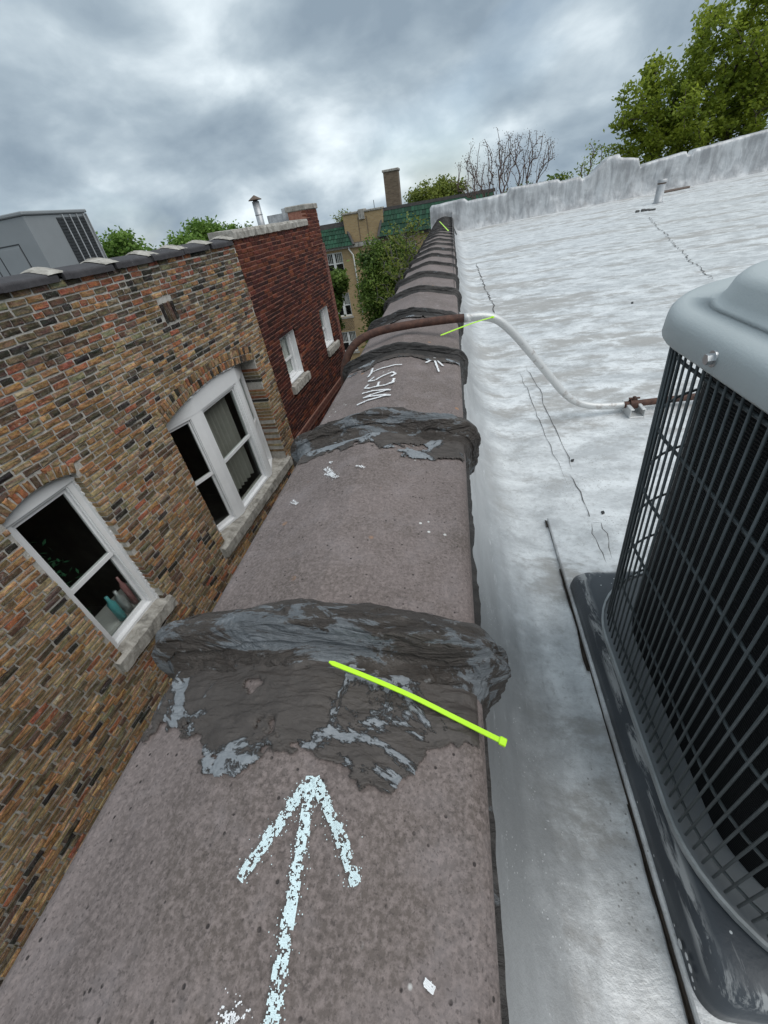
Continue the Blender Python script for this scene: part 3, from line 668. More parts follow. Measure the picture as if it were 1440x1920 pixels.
# pipe support: strut channel with a rusty clamp
sx, sy = 0.845, 2.012; rz = float(roof_z(sx, sy)) + 0.004
ps = empty('pipe_support', (sx, sy, rz)); tag(ps, 'short strut channel block with rusty clamp holding the pipe on the roof', 'pipe support')
g = MB(); g.bbox(sx - 0.034, sx + 0.034, sy - 0.075, sy + 0.05, rz, rz + 0.008, 0.002); g.bbox(sx - 0.034, sx - 0.028, sy - 0.075, sy + 0.05, rz + 0.006, rz + 0.044, 0.002)
g.bbox(sx + 0.028, sx + 0.034, sy - 0.075, sy + 0.05, rz + 0.006, rz + 0.044, 0.002); g.bbox(sx - 0.034, sx - 0.016, sy - 0.075, sy + 0.05, rz + 0.040, rz + 0.046, 0.002); g.bbox(sx + 0.016, sx + 0.034, sy - 0.075, sy + 0.05, rz + 0.040, rz + 0.046, 0.002)
g.build('channel', MAT['pipe_paint'], ps)
g = MB(); cl = []
for k in range(11): a = math.pi * k / 10; cl.append((sx + 0.001 * 0, sy + 0.020 * math.cos(a), -0.927 + 0.020 * math.sin(a)))
g = MB(); ring = []
for dx in (-0.016, 0.016):
    for q in [(sx + dx, sy + 0.021, rz + 0.03)] + [(sx + dx, q[1], q[2]) for q in cl] + [(sx + dx, sy - 0.021, rz + 0.03)]: ring.append(q)
n_ = len(ring) // 2; g.add(ring, [(i, i + 1, n_ + i + 1, n_ + i) for i in range(n_ - 1)]); g.add([(a, b, c - 0.003 * 0) for a, b, c in [(q[0], sy + (q[1] - sy) * 1.18, -0.927 + (q[2] + 0.927) * 1.16) for q in ring]], [(i, n_ + i, n_ + i + 1, i + 1) for i in range(n_ - 1)])
g.build('clamp', MAT['rust'], ps)
g = MB(); g.tube([(sx, sy, -0.907), (sx, sy, -0.889)], 0.008, 6); g.tube([(sx - 0.024, sy, -0.897), (sx + 0.024, sy, -0.897)], 0.005, 8); g.build('bolt', MAT['rust'], ps)

# vent stub, debris and tar strip far out on the roof
p = at_roof(1233, 381); hgt = at_y(1242, 336, p[1])[2] - p[2]
vp = empty('vent_pipe', tuple(p)); tag(vp, 'short silver painted vent stub standing on the roof', 'vent pipe')
g = MB(); g.tube([p + [0, 0, -0.02], p + [0, 0, 0.03], p + [0, 0, hgt * 0.8], p + [0, 0, hgt]], [0.14, 0.085, 0.075, 0.075], 14); g.build('stack', MAT['silver_wall'], vp, True)
g = MB(); g.tube([p + [0, 0, hgt * 0.86], p + [0, 0, hgt * 0.995]], 0.09, 14); g.build('collar_band', MAT['silver_wall'], vp, True)
g = MB(); g.tube([p + [0, 0, hgt * 0.80], p + [0, 0, hgt * 0.86]], 0.083, 14); g.build('rust_band', MAT['cap_rust'], vp, True)
p = at_roof(1209, 397); db = empty('roof_debris', tuple(p)); tag(db, 'small heap of grey rubble at the end of the roof crack', 'debris')
for i in range(7):
    q = p + np.array([random.uniform(-.14, .14), random.uniform(-.1, .1), 0.01]); s = random.uniform(.018, .04); g = MB()
    g.bbox(q[0] - s, q[0] + s, q[1] - s * .8, q[1] + s * .8, q[2] - 0.01, q[2] + s, s * 0.3); g.build('rubble_piece', MAT['crack'], db)
def patch(name, plist, m, par_, dz=0.012):
    P = rp_(plist); v = [(q[0], q[1], roof_s(q[0], q[1]) + dz) for q in P]; n = len(v); v += [(a, b, c - dz * 0.9) for a, b, c in v]
    return mk(name, v, [tuple(range(n))] + [(i, n + i, n + (i + 1) % n, (i + 1) % n) for i in range(n)], m, par_)
patch('tar_patch', [(1232, 361), (1250, 357), (1270, 353), (1294, 350), (1293, 353), (1268, 358), (1248, 362), (1234, 364)], MAT['cap_rust'], roof, 0.012)
patch('tar_patch', [(1320, 334), (1332, 332), (1330, 334), (1322, 336)], MAT['crack'], roof, 0.02)
patch('tar_patch', [(1126, 963), (1131, 962), (1133, 966), (1128, 968)], MAT['tar_black'], roof, 0.004)
patch('tar_patch', [(1070, 865), (1076, 864), (1075, 868), (1070, 868)], MAT['tar_black'], roof, 0.004)
patch('tar_patch', [(1183, 569), (1187, 568), (1187, 571), (1183, 571)], MAT['tar_black'], roof, 0.004)
patch('tar_patch', [(850, 448), (857, 446), (856, 450), (851, 450)], MAT['tar_black'], roof, 0.004)
# droplets and granules of coating on the cant
gr = np.random.default_rng(3); m = MB(); 
for i in range(260):
    y = gr.uniform(0.12, 1.25); x = 0.10 + 0.16 * gr.beta(2, 2) ; s = gr.uniform(0.0010, 0.0030)
    zz_ = float(np.interp(x, cxs, czs)) + 0.012 * y + 0.0
    m.add([(x - s, y, zz_), (x, y - s, zz_), (x + s, y, zz_), (x, y + s, zz_), (x, y, zz_ + s * 1.2)], [(0, 1, 4), (1, 2, 4), (2, 3, 4), (3, 0, 4)])
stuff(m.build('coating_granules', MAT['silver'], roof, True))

# ================================================================== CONDENSER ON ITS PAD
bz = -0.962
bd = empty('mounting_board', (0.73, 0.5, -1.0)); tag(bd, 'silver coated plywood board under the equipment pad', 'board')
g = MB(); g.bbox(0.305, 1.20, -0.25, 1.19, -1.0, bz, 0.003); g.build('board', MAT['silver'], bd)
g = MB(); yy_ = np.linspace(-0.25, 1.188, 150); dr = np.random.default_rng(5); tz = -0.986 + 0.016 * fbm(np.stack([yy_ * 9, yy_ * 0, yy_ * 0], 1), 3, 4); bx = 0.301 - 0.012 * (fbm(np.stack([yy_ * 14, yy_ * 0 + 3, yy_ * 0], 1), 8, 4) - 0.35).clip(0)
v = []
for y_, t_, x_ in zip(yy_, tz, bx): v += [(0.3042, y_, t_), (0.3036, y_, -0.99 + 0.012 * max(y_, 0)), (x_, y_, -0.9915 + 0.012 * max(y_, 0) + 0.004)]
g.add(v, [(3 * i + a, 3 * i + a + 1, 3 * i + a + 4, 3 * i + a + 3) for i in range(len(yy_) - 1) for a in (0, 1) if a == 0 or vn(np.array([[yy_[i] * 11, 7.0, 1.0]]), 4)[0] > 0.45]); g.build('edge_stain_and_shade', MAT['stain_and_shade'], bd)  # brown stains and the board's shadow gap, painted together as one dark strip
PCX, PCY = 0.735, 0.472
pd = empty('equipment_pad', (PCX, PCY, bz)); tag(pd, 'dark blue grey plastic equipment pad with worn rounded edges', 'equipment pad')
g = MB(); rr_ = [(0.4245, bz + 0.001, 0.03), (0.421, -0.935, 0.032), (0.410, -0.914, 0.036), (0.396, -0.903, 0.045), (0.376, -0.899, 0.05), (0.30, -0.898, 0.05)]
g.loft([rrect(PCX, PCY, h, h - 0.012, r, z, 8) for h, z, r in rr_]); g.build('pad', MAT['pad_plastic'], pd, True)
spots = [(1284, 1826, .006), (1293, 1851, .0045), (1315, 1872, .005), (1302, 1890, .003), (1284, 1790, .002), (1308, 1905, .002), (1290, 1700, .0016), (1286, 1640, .002), (1297, 1500, .0018), (1281, 1380, .0022)]
for (x, y, s) in spots:
    m = MB()
    q = at_x(x, y, PCX - 0.4250); q = np.array([q[0], 0.085 + 0.0016 * (1905 - y) * 0.35, bz + 0.010 + 0.018 * ((x * 7) % 11) / 11]); v = [(PCX - 0.4256, q[1] + s * math.cos(a), q[2] + 1.3 * s * math.sin(a)) for a in [k * math.pi / 5 for k in range(10)]]; m.add(v, [tuple(range(10))]); m.build('paint_drip', MAT['silver'], pd)
QX, QY, QH, QR = 0.715, 0.455, 0.372, 0.20
cd = empty('air_conditioner', (QX, QY, -0.898)); tag(cd, 'grey topped condenser unit with black wire guard beside the coping', 'air conditioner')
g = MB(); g.loft([rrect(QX, QY, h, h, QR + 0.012, z, 12) for h, z in ((QH + 0.010, -0.8975), (QH + 0.012, -0.886), (QH + 0.0125, -0.874), (QH + 0.009, -0.8735), (QH + 0.008, -0.882))], True, False); g.build('base_pan', MAT['pan_lip'], cd)
g = MB(); g.loft([rrect(QX, QY, h, h, QR + 0.01, -0.8822, 12) for h in (QH + 0.0075, QH - 0.07)], False, False); g.build('pan_floor', MAT['hvac_grey'], cd)
g = MB(); g.loft([rrect(QX, QY, QH - 0.052, QH - 0.052, QR - 0.045, z, 12) for z in (-0.88, -0.29, -0.21)], True, False); g.build('coil', MAT['coil'], cd, False)
ring0 = rrect(QX, QY, QH, QH, QR, 0, 24); ring0 = [np.array(p[:2]) for p in ring0]; ring0.append(ring0[0])
dl = np.r_[0, np.cumsum([np.linalg.norm(b - a) for a, b in zip(ring0[:-1], ring0[1:])])]; NW = int(round(dl[-1] / 0.0178))
HZ = [-0.236, -0.357, -0.478, -0.599, -0.720, -0.841]
gw = MB(); gw.tube([(0, 0, -0.872), (0, 0, -0.55), (0, 0, -0.222)], 0.0020, 8); me_w = mesh_of('guard_wire', np.array(gw.v), gw.f, MAT['wire'], True)
gpst = MB(); gpst.tube([(0, 0, -0.88), (0, 0, -0.55), (0, 0, -0.205)], 0.0055, 8); me_p = mesh_of('guard_post', np.array(gpst.v), gpst.f, MAT['wire'], True)
for i in range(NW):
    t = dl[-1] * i / NW; x = np.interp(t, dl, [p[0] for p in ring0]); y = np.interp(t, dl, [p[1] for p in ring0])
    post = i % 50 == 37
    o = link(bpy.data.objects.new('guard_post' if post else 'guard_wire', me_p if post else me_w), cd); o.location = Vector((x - QX, y - QY, 0.898))
for z in HZ:
    g = MB(); rp2 = rrect(QX, QY, QH - 0.005, QH - 0.005, QR - 0.004, z, 12); g.tube(rp2 + [rp2[0]], 0.0026, 8, False); g.build('guard_ring', MAT['wire'], cd, True)
rings = []
for h, z, r in ((QH + 0.006, -0.206, QR), (QH + 0.013, -0.2135, QR + .006), (QH + 0.015, -0.210, QR + .008), (QH + 0.0125, -0.188, QR + .005), (QH + 0.010, -0.180, QR + .003), (QH + 0.004, -0.1735, QR - .002), (QH - 0.006, -0.170, QR - .01), (QH - 0.03, -0.168, QR - .02)):
    rings.append(rrect(QX, QY, h, h, r, z, 12))
for hx, hy, z, r in ((0.349, 0.285, -0.1665, 0.12), (0.343, 0.279, -0.164, 0.12), (0.338, 0.274, -0.156, 0.12), (0.333, 0.269, -0.140, 0.12), (0.328, 0.264, -0.133, 0.12), (0.319, 0.255, -0.1295, 0.115), (0.30, 0.245, -0.1285, 0.11)): rings.append(rrect(QX, QY, hx, hy, r, z, 12))
N4 = len(rings[0])
def lobed(rad, z):
    out = []
    for p in rings[-1]:
        a = math.atan2(p[1] - QY, p[0] - QX); rr2 = rad * (1 + 0.055 * math.cos(4 * a + math.pi)); out.append((QX + rr2 * math.cos(a), QY + rr2 * math.sin(a), z))
    return out
for rad, z in ((0.232, -0.128), (0.228, -0.127), (0.225, -0.133), (0.222, -0.18)): rings.append(lobed(rad, z))
g = MB(); g.loft(rings, False, False); g.build('top_cover', MAT['cover_paint'], cd, True)
gw = MB(); gf = MB()
for k, r in enumerate(np.linspace(0.03, 0.232, 11)):
    P = [(QX + r * math.cos(a), QY + r * math.sin(a), -0.112 - 0.012 * (r / 0.232) ** 4) for a in np.linspace(0, 2 * math.pi, 40)]; g = MB(); g.tube(P, 0.002, 6, False); g.build('fan_guard_ring', MAT['wire'], cd, True)
for k in range(4):
    a = math.pi / 4 + k * math.pi / 2; g = MB(); g.tube([(QX + 0.03 * math.cos(a), QY + 0.03 * math.sin(a), -0.116), (QX + 0.25 * math.cos(a), QY + 0.25 * math.sin(a), -0.121)], 0.004, 8); g.build('fan_guard_arm', MAT['wire'], cd, True)
g = MB()
for k in range(3):
    a = k * 2 * math.pi / 3; u = np.array([math.cos(a), math.sin(a)]); w_ = np.array([-u[1], u[0]]); v = []
    for r, hw in ((0.03, 0.03), (0.2, 0.09)):
        for s in (-1, 1):
            for dz in (0, -0.003): q = np.array([QX, QY]) + u * r + w_ * hw * s; v.append((q[0], q[1], -0.22 + s * 0.02 + dz))
    g.add(v, [(0, 2, 6, 4), (1, 5, 7, 3), (0, 4, 5, 1), (2, 3, 7, 6), (4, 6, 7, 5), (0, 1, 3, 2)])
g.tube([(QX, QY, -0.19), (QX, QY, -0.26)], 0.05, 12); g.build('fan', MAT['hvac_dark'], cd)
q = at_x(1392, 667, QX - QH - 0.013); g = MB(); g.tube([(q[0] + 0.002, q[1], q[2]), (q[0] - 0.002, q[1], q[2])], 0.0095, 16); g.tube([(q[0] - 0.002, q[1], q[2]), (q[0] - 0.009, q[1], q[2])], 0.0065, 6); g.build('bolt', MAT['zinc'], cd)
q = np.array([0.49, 0.60, -0.088]); g = MB(); g.bbox(q[0] - .035, q[0] + .03, q[1] - .012, q[1] + .012, -0.131, -0.115, 0.004); g.bbox(q[0] - .03, q[0] + .03, q[1] + .016, q[1] + .03, -0.131, -0.109, 0.004); g.build('guard_clip', MAT['hvac_dark'], cd)

# the roof falls away here, so unit and pad lean a little towards the coping and are shimmed on the far side
TILT = math.radians(2.2)
for o in (pd, cd):
    piv = Vector((0.325, QY, bz)); off = o.location - piv; rot = Matrix.Rotation(-TILT, 3, 'Y'); o.location = piv + rot @ off; o.rotation_euler = (0, -TILT, 0)
sh = empty('pad_shim', (0.95, PCY, bz)); tag(sh, 'wooden shim under the raised side of the equipment pad', 'shim')
g = MB(); g.add([(0.85, 0.1, bz), (1.12, 0.1, bz), (1.12, 0.8, bz), (0.85, 0.8, bz), (0.85, 0.1, bz + 0.022), (1.12, 0.1, bz + 0.034), (1.12, 0.8, bz + 0.034), (0.85, 0.8, bz + 0.022)], [(0, 3, 2, 1), (4, 5, 6, 7), (0, 1, 5, 4), (1, 2, 6, 5), (2, 3, 7, 6), (3, 0, 4, 7)]); g.build('wedge', MAT['bark'], sh)

# ================================================================== THE BRICK BUILDINGS ACROSS THE GANGWAY
WA = math.atan(0.05); ZB = 10.95
BASE = Vector((-3.4, 0, -ZB))
WN = np.array([math.cos(WA), -math.sin(WA), 0]); WU = np.array([math.sin(WA), math.cos(WA), 0]); WP = np.array([-3.4, 0, 0])
def w2c(w, u, z): return WP + WN * w + WU * u + np.array([0, 0, z])
def bl(g, name, m, parent, smooth=False):       # wall coordinates: x = out of the wall, y = along it, z from the phone
    v = np.array(g.v, float); v[:, 2] += ZB
    return mk(name, v, g.f, m, parent, smooth, True)
def brick_mesh(i, L, H, D, col, m, rough=1.0):
    r = random.Random(900 + i); jt = lambda s: r.uniform(-s, s) * rough
    hy, hz = L / 2, H / 2; ring = [(-hy, -hz), (0, -hz), (hy, -hz), (hy, 0), (hy, hz), (0, hz), (-hy, hz), (-hy, 0)]
    v = [(-D, y, z) for y, z in ring]
    v += [(0.000 + jt(.0015), y + jt(.004), z + jt(.0028)) for y, z in ring]
    k1, k2 = 1 - 0.011 / L, 1 - 0.009 / H
    v += [(0.0050 + jt(.0025), y * k1 + jt(.004), z * k2 + jt(.0025)) for y, z in ring] + [(0.0055 + jt(.003), jt(.03), jt(.008))]
    f = []
    for a in (0, 8):
        for k in range(8): f.append((a + k, a + (k + 1) % 8, a + 8 + (k + 1) % 8, a + 8 + k))
    for k in range(8): f.append((16 + k, 16 + (k + 1) % 8, 24))
    cols = np.array([[c * r.uniform(0.82, 1.18) for c in col] for _ in v])
    return np.array(v), f, mesh_of('brick', np.array(v), f, m, False, cols), cols
def make_variants(pal, m, L, H, D, n, rough=1.0, off=0):
    out = []
    for i in range(n):
        c = pal[i % len(pal)]; r = random.Random(i + off); s = r.uniform(0.75, 1.25)
        out.append(brick_mesh(i + off, L, H, D, tuple(x * s for x in c), m, rough))
    return out
HEADROOM = []
def visible_size(w, u, z, L, H):
    P = w2c(w, u, z); a = proj(P)
    if a[2] < 0.1 or not (-20 < a[0] < 1460 and -20 < a[1] < 1940): return 0
    x, y, _ = a
    left = np.interp(y, [400, 700, 1110, 1310, 1740], [790, 640, 425, 295, 25])
    if x > left + 8: return 0
    q = proj(w2c(w, u + L, z)); t = proj(w2c(w, u, z + H))
    return abs((q[0] - x) * (t[1] - y) - (q[1] - y) * (t[0] - x))
def place_bricks(items, variants, deep, parent, maxobj=300):
    """items: (u, z, len_scale, h_scale, rot, w, variant, is_deep); the largest in view become single objects, the rest one mesh"""
    sz = [visible_size(it[5], it[0], it[1], 0.2 * it[2], 0.057 * it[3]) for it in items]
    order = np.argsort(sz)[::-1]; single = set(i for i in order[:maxobj] if sz[i] > 0)
    V, Fc, C = [], [], []; nb = 0
    for i, (u, z, ls, hs, rot, wv_, vi, dp) in enumerate(items):
        vv, ff, me, cc = (deep if dp else variants)[vi % len(deep if dp else variants)]
        if i in single:
            o = link(bpy.data.objects.new('brick', me), parent); o.location = (wv_, u, z + ZB); o.scale = (1, ls, hs); o.rotation_euler = (rot, 0, 0)
        else:
            q = vv * [1, ls, hs]; c, s = math.cos(rot), math.sin(rot)
            q = np.stack([q[:, 0] + wv_, q[:, 1] * c - q[:, 2] * s + u, q[:, 1] * s + q[:, 2] * c + z + ZB], 1)
            V.append(q); C.append(cc); Fc.extend([tuple(k + nb for k in t) for t in ff]); nb += len(vv)
    if V: stuff(mk('brickwork', np.vstack(V), Fc, variants[0][2].materials[0], parent, False, True, np.vstack(C)))
class Opening:
    def __init__(s, a, b, z0, spring, crown=None): s.a, s.b, s.z0, s.sp, s.cr = a, b, z0, spring, crown; s.circle()
    def circle(s):
        if s.cr is None: s.R = None; return
        h = s.cr - s.sp; c = (s.b - s.a) / 2; s.R = (c * c + h * h) / (2 * h); s.cu = (s.a + s.b) / 2; s.cz = s.cr - s.R
    def top(s, u): return s.sp if s.R is None else s.cz + math.sqrt(max(0, s.R ** 2 - (u - s.cu) ** 2))
def wall_face(u0, u1, z0, z1, ops, dep, m, parent, name='wall', w=-0.004):
    g = MB(); br = sorted(set([u0, u1] + [q for o in ops for q in np.linspace(o.a, o.b, 15)]))
    for a, b in zip(br[:-1], br[1:]):
        mid = (a + b) / 2; o = next((o for o in ops if o.a < mid < o.b), None)
        if o is None: g.add([(w, a, z0), (w, b, z0), (w, b, z1), (w, a, z1)], [(0, 1, 2, 3)])
        else:
            g.add([(w, a, z0), (w, b, z0), (w, b, o.z0), (w, a, o.z0)], [(0, 1, 2, 3)]); ta, tb = o.top(a), o.top(b)
            g.add([(w, a, ta), (w, b, tb), (w, b, z1), (w, a, z1)], [(0, 1, 2, 3)])
            g.add([(w, a, ta), (w, b, tb), (-dep, b, tb), (-dep, a, ta)], [(0, 3, 2, 1)])
    for o in ops:
        for u, s in ((o.a - .004, 1), (o.b + .004, -1)): g.add([(w, u, o.z0), (w, u, o.top(np.clip(u, o.a, o.b))), (-dep, u, o.top(np.clip(u, o.a, o.b))), (-dep, u, o.z0)], [(0, 1, 2, 3)])
        g.add([(w, o.a, o.z0), (w, o.b, o.z0), (-dep, o.b, o.z0), (-dep, o.a, o.z0)], [(0, 1, 2, 3)])
    return bl(g, name, m, parent)
def course_bricks(u0, u1, z0, z1, ops, blocks, L, H, joint, header_every, nv, zone, seed, lenhdr=0.098, rows_wave=0.0):
    rr = random.Random(seed); items = []; z = z1 - H / 2 - joint; row = 0; H0 = H
    while z > z0:
        hdr = header_every and row % header_every == 3; bl_ = lenhdr if hdr else L; u = u0 - rr.uniform(0, bl_) if row % 2 else u0 - rr.uniform(0, bl_ * .5)
        while u < u1:
            l = bl_ * rr.uniform(0.93, 1.07) if not (header_every and rr.random() < 0.05) else lenhdr
            a, b = max(u, u0), min(u + l, u1); u += l + joint * rr.uniform(0.7, 1.35); dp = False; segs = [(a, b)]
            for o in ops:
                if o.R is not None and z > o.z0 and o.a - 0.02 < (a + b) / 2 < o.b + 0.02 and z > o.sp - 0.02:
                    if math.hypot((a + b) / 2 - o.cu, z - o.cz) < o.R + 0.10 * o.rings - 0.01: segs = []; break
                if o.z0 - H * 0.4 < z < (o.sp + H * 0.4):
                    ns = []
                    for (p, q) in segs:
                        if q <= o.a or p >= o.b: ns.append((p, q)); dp = dp or abs(q - o.a) < .16 or abs(p - o.b) < .16
                        else:
                            if p < o.a: ns.append((p, o.a)); dp = True
                            if q > o.b: ns.append((o.b, q)); dp = True
                    segs = ns
            for (ba, bb, za, zb) in blocks:
                if za - H * 0.45 < z < zb + H * 0.45:
                    ns = []
                    for (p, q) in segs:
                        if q <= ba or p >= bb: ns.append((p, q))
                        else:
                            if p < ba: ns.append((p, ba - .004))
                            if q > bb: ns.append((bb + .004, q))
                    segs = ns
            for (p, q) in segs:
                if q - p < 0.035: continue
                items.append(((p + q) / 2, z + rr.uniform(-.003, .003), (q - p) / 0.2, H / 0.057 * rr.uniform(.94, 1.05), rr.uniform(-.012, .012), rr.uniform(-.003, .004), zone(rr, (p + q) / 2, z, nv), dp))
        z -= H + joint; row += 1
    return items
def arch_bricks(o, rings, zone, nv, seed, w=0.004):
    rr = random.Random(seed); it = []
    for k in range(rings):
        R0 = o.R + 0.05 + k * 0.1; a1 = math.asin((o.b - o.a) / 2 / o.R) * 1.02; n = int(2 * a1 * R0 / 0.06)
        for i in range(n):
            t = -a1 + 2 * a1 * (i + 0.5) / n
            it.append((o.cu + R0 * math.sin(t), o.cz + R0 * math.cos(t), 0.045 / 0.2, 0.088 / 0.057, -t + rr.uniform(-.03, .03), w + rr.uniform(-.003, .003), zone(rr, 0, -2, nv), False))
    return it
# oriented boxes in the wall plane, for frames
class Fr:
    def __init__(s, p0, p1): s.p = np.array(p0, float); s.d = np.array(p1, float) - s.p; s.L = np.linalg.norm(s.d); s.d /= s.L; s.n = np.array([s.d[1], -s.d[0]]) if s.d[1] > 0 else np.array([-s.d[1], s.d[0]])
    def box(s, g, a, b, z0, z1, d0, d1):
        v = []
        for z in (z0, z1):
            for (l, d) in ((a, d0), (b, d0), (b, d1), (a, d1)): q = s.p + s.d * l + s.n * d; v.append((q[0], q[1], z))
        g.add(v, [(0, 3, 2, 1), (4, 5, 6, 7), (0, 1, 5, 4), (1, 2, 6, 5), (2, 3, 7, 6), (3, 0, 4, 7)]); return g
def window_unit(p0, p1, z0, z1, rail, parent, fw=0.05, head=0.03, m='white_paint', name='window'):
    """p = (w, u) ends of the unit; a double-hung pair of sashes in one frame"""
    r = Fr(p0, p1); L = r.L; g = MB()
    r.box(g, 0, fw, z0, z1, -0.09, 0.0); r.box(g, L - fw, L, z0, z1, -0.09, 0.0); r.box(g, fw + .001, L - fw - .001, z1 - head, z1 - .001, -0.088, -0.002)
    r.box(g, fw + .001, L - fw - .001, z0 + .001, z0 + 0.035, -0.088, -0.004)
    r.box(g, fw + .0005, fw + 0.012, z0 + .035, z1 - head, -0.03, -0.012); r.box(g, L - fw - 0.012, L - fw - .0005, z0 + .035, z1 - head, -0.03, -0.012)
    win = bl(g, name, MAT[m], parent)
    a, b = fw + 0.002, L - fw - 0.002; sw = 0.034
    for (za, zb, d) in ((rail - 0.02, z1 - head, -0.035), (z0 + 0.036, rail + 0.02, -0.062)):
        g = MB(); r.box(g, a, a + sw, za, zb, d - 0.026, d); r.box(g, b - sw, b, za, zb, d - 0.026, d); r.box(g, a + sw, b - sw, zb - 0.042, zb, d - 0.0255, d - .0005); r.box(g, a + sw, b - sw, za, za + 0.046, d - 0.0255, d - .0005)
        bl(g, 'sash', MAT[m], win)
        g = MB(); r.box(g, a + sw - .004, b - sw + .004, za + 0.04, zb - 0.036, d - 0.015, d - 0.011); bl(g, 'pane', MAT['glass'], win)
    return win
def sill(a, b, z0, z1, w1, parent, m='stone', seed=0):
    n = 18; rr = random.Random(seed); rings = []
    for i in range(n + 1):
        u = a + (b - a) * i / n; j = lambda: rr.uniform(-.006, .006)
        rings.append([(-0.25, u, z0), (w1 + j(), u, z0 + j()), (w1 + j(), u, (z0 + z1) / 2 + j()), (w1 - .004 + j(), u, z1 - 0.012 + j()), (w1 - 0.03 + j(), u, z1 + j() * .5), (-0.25, u, z1 + 0.025)])
    g = MB(); g.loft(rings); return bl(g, 'sill', MAT[m], parent)

# ------------------------------------------------------------------ tan brick building
tan = empty('tan_brick_building', BASE, -WA); tag(tan, 'weathered brown and tan brick building with arched white windows and dark coping', 'building')
T_END = 6.53
archo = Opening(1.86, 2.56, -3.10, -1.44, -1.37); bayo = Opening(3.76, 6.05, -3.35, -1.575, -1.445); archo.rings = 1; bayo.rings = 2
wall_face(-3.0, T_END, -10.95, -6.6, [], 0.30, MAT['tan_far'], tan, 'lower_wall', 0.003)
tw = wall_face(-3.0, T_END, -6.6, -0.085, [archo, bayo], 0.30, MAT['tan_mortar'], tan)
pal_t = [(0.30, 0.20, 0.12), (0.50, 0.275, 0.135), (0.46, 0.34, 0.195), (0.065, 0.056, 0.05), (0.28, 0.23, 0.145), (0.44, 0.18, 0.10), (0.38, 0.265, 0.155), (0.165, 0.125, 0.09), (0.54, 0.34, 0.175), (0.22, 0.145, 0.10), (0.36, 0.145, 0.09), (0.50, 0.39, 0.245)]
NVT = 60
vt = make_variants(pal_t, MAT['tan_brick'], 0.2, 0.057, 0.09, NVT, 1.5, 0); vtd = make_variants(pal_t, MAT['tan_brick'], 0.2, 0.057, 0.29, 24, 1.0, 300)
def zone_t(rr, u, z, nv):
    top = np.clip((z + 1.15) / 0.9, 0, 1); k = rr.random()
    if top > rr.random(): c = rr.choice([0, 3, 4, 5, 7, 7, 9, 9, 10, 10, 1, 4])
    else: c = rr.choice([0, 1, 1, 2, 2, 4, 6, 6, 8, 8, 11, 3, 5, 7, 0, 9, 1])
    return c + 12 * rr.randrange(nv // 12)
blocks = [(1.74, 2.64, -3.25, -3.09), (3.62, 6.16, -3.52, -3.34), (4.47, 4.73, -0.69, -0.47)]
it = course_bricks(-2.9, T_END, -6.6, -0.085, [archo, bayo], blocks, 0.150, 0.0415, 0.0140, 6, NVT, zone_t, 5, 0.082)
it += arch_bricks(archo, 1, zone_t, NVT, 8) + arch_bricks(bayo, 2, zone_t, NVT, 9)
for i in range(4): it.append((4.505 + i * 0.063, -0.58, 0.95, 0.8, math.pi / 2 + random.uniform(-.04, .04), 0.006, [3, 7, 9, 3][i], False))
place_bricks(it, vt, vtd, tw)
# lower storeys out of sight keep the wall plane; sills
sill(1.76, 2.62, -3.235, -3.09, 0.055, tw, seed=2); sill(3.64, 6.14, -3.50, -3.345, 0.06, tw, seed=3)
# arched window
aw = window_unit((-0.095, 1.885), (-0.095, 2.545), -3.085, -1.50, -2.32, tan, 0.055)
g = MB(); n = 14; us = np.linspace(1.865, 2.555, n)
poly = [(u, archo.top(u) - 0.004) for u in us] + [(2.555, -1.505), (1.865, -1.505)]; g.prism(poly, 0, -0.11, -0.075); bl(g, 'head_panel', MAT['white_paint'], aw)
for (a, b) in ((1.862, 1.884), (2.546, 2.558)):
    g = MB(); zs = np.linspace(-3.08, -1.47, 60)
    for z0, z1 in zip(zs[:-1], zs[1:]): j = random.uniform(0, .012); g.box(-0.10, -0.078 + random.uniform(0, .02), a - (j if a < 2 else 0), b + (j if a > 2 else 0), z0, z1 - .0005)
    stuff(bl(g, 'caulk', MAT['white_paint'], aw))
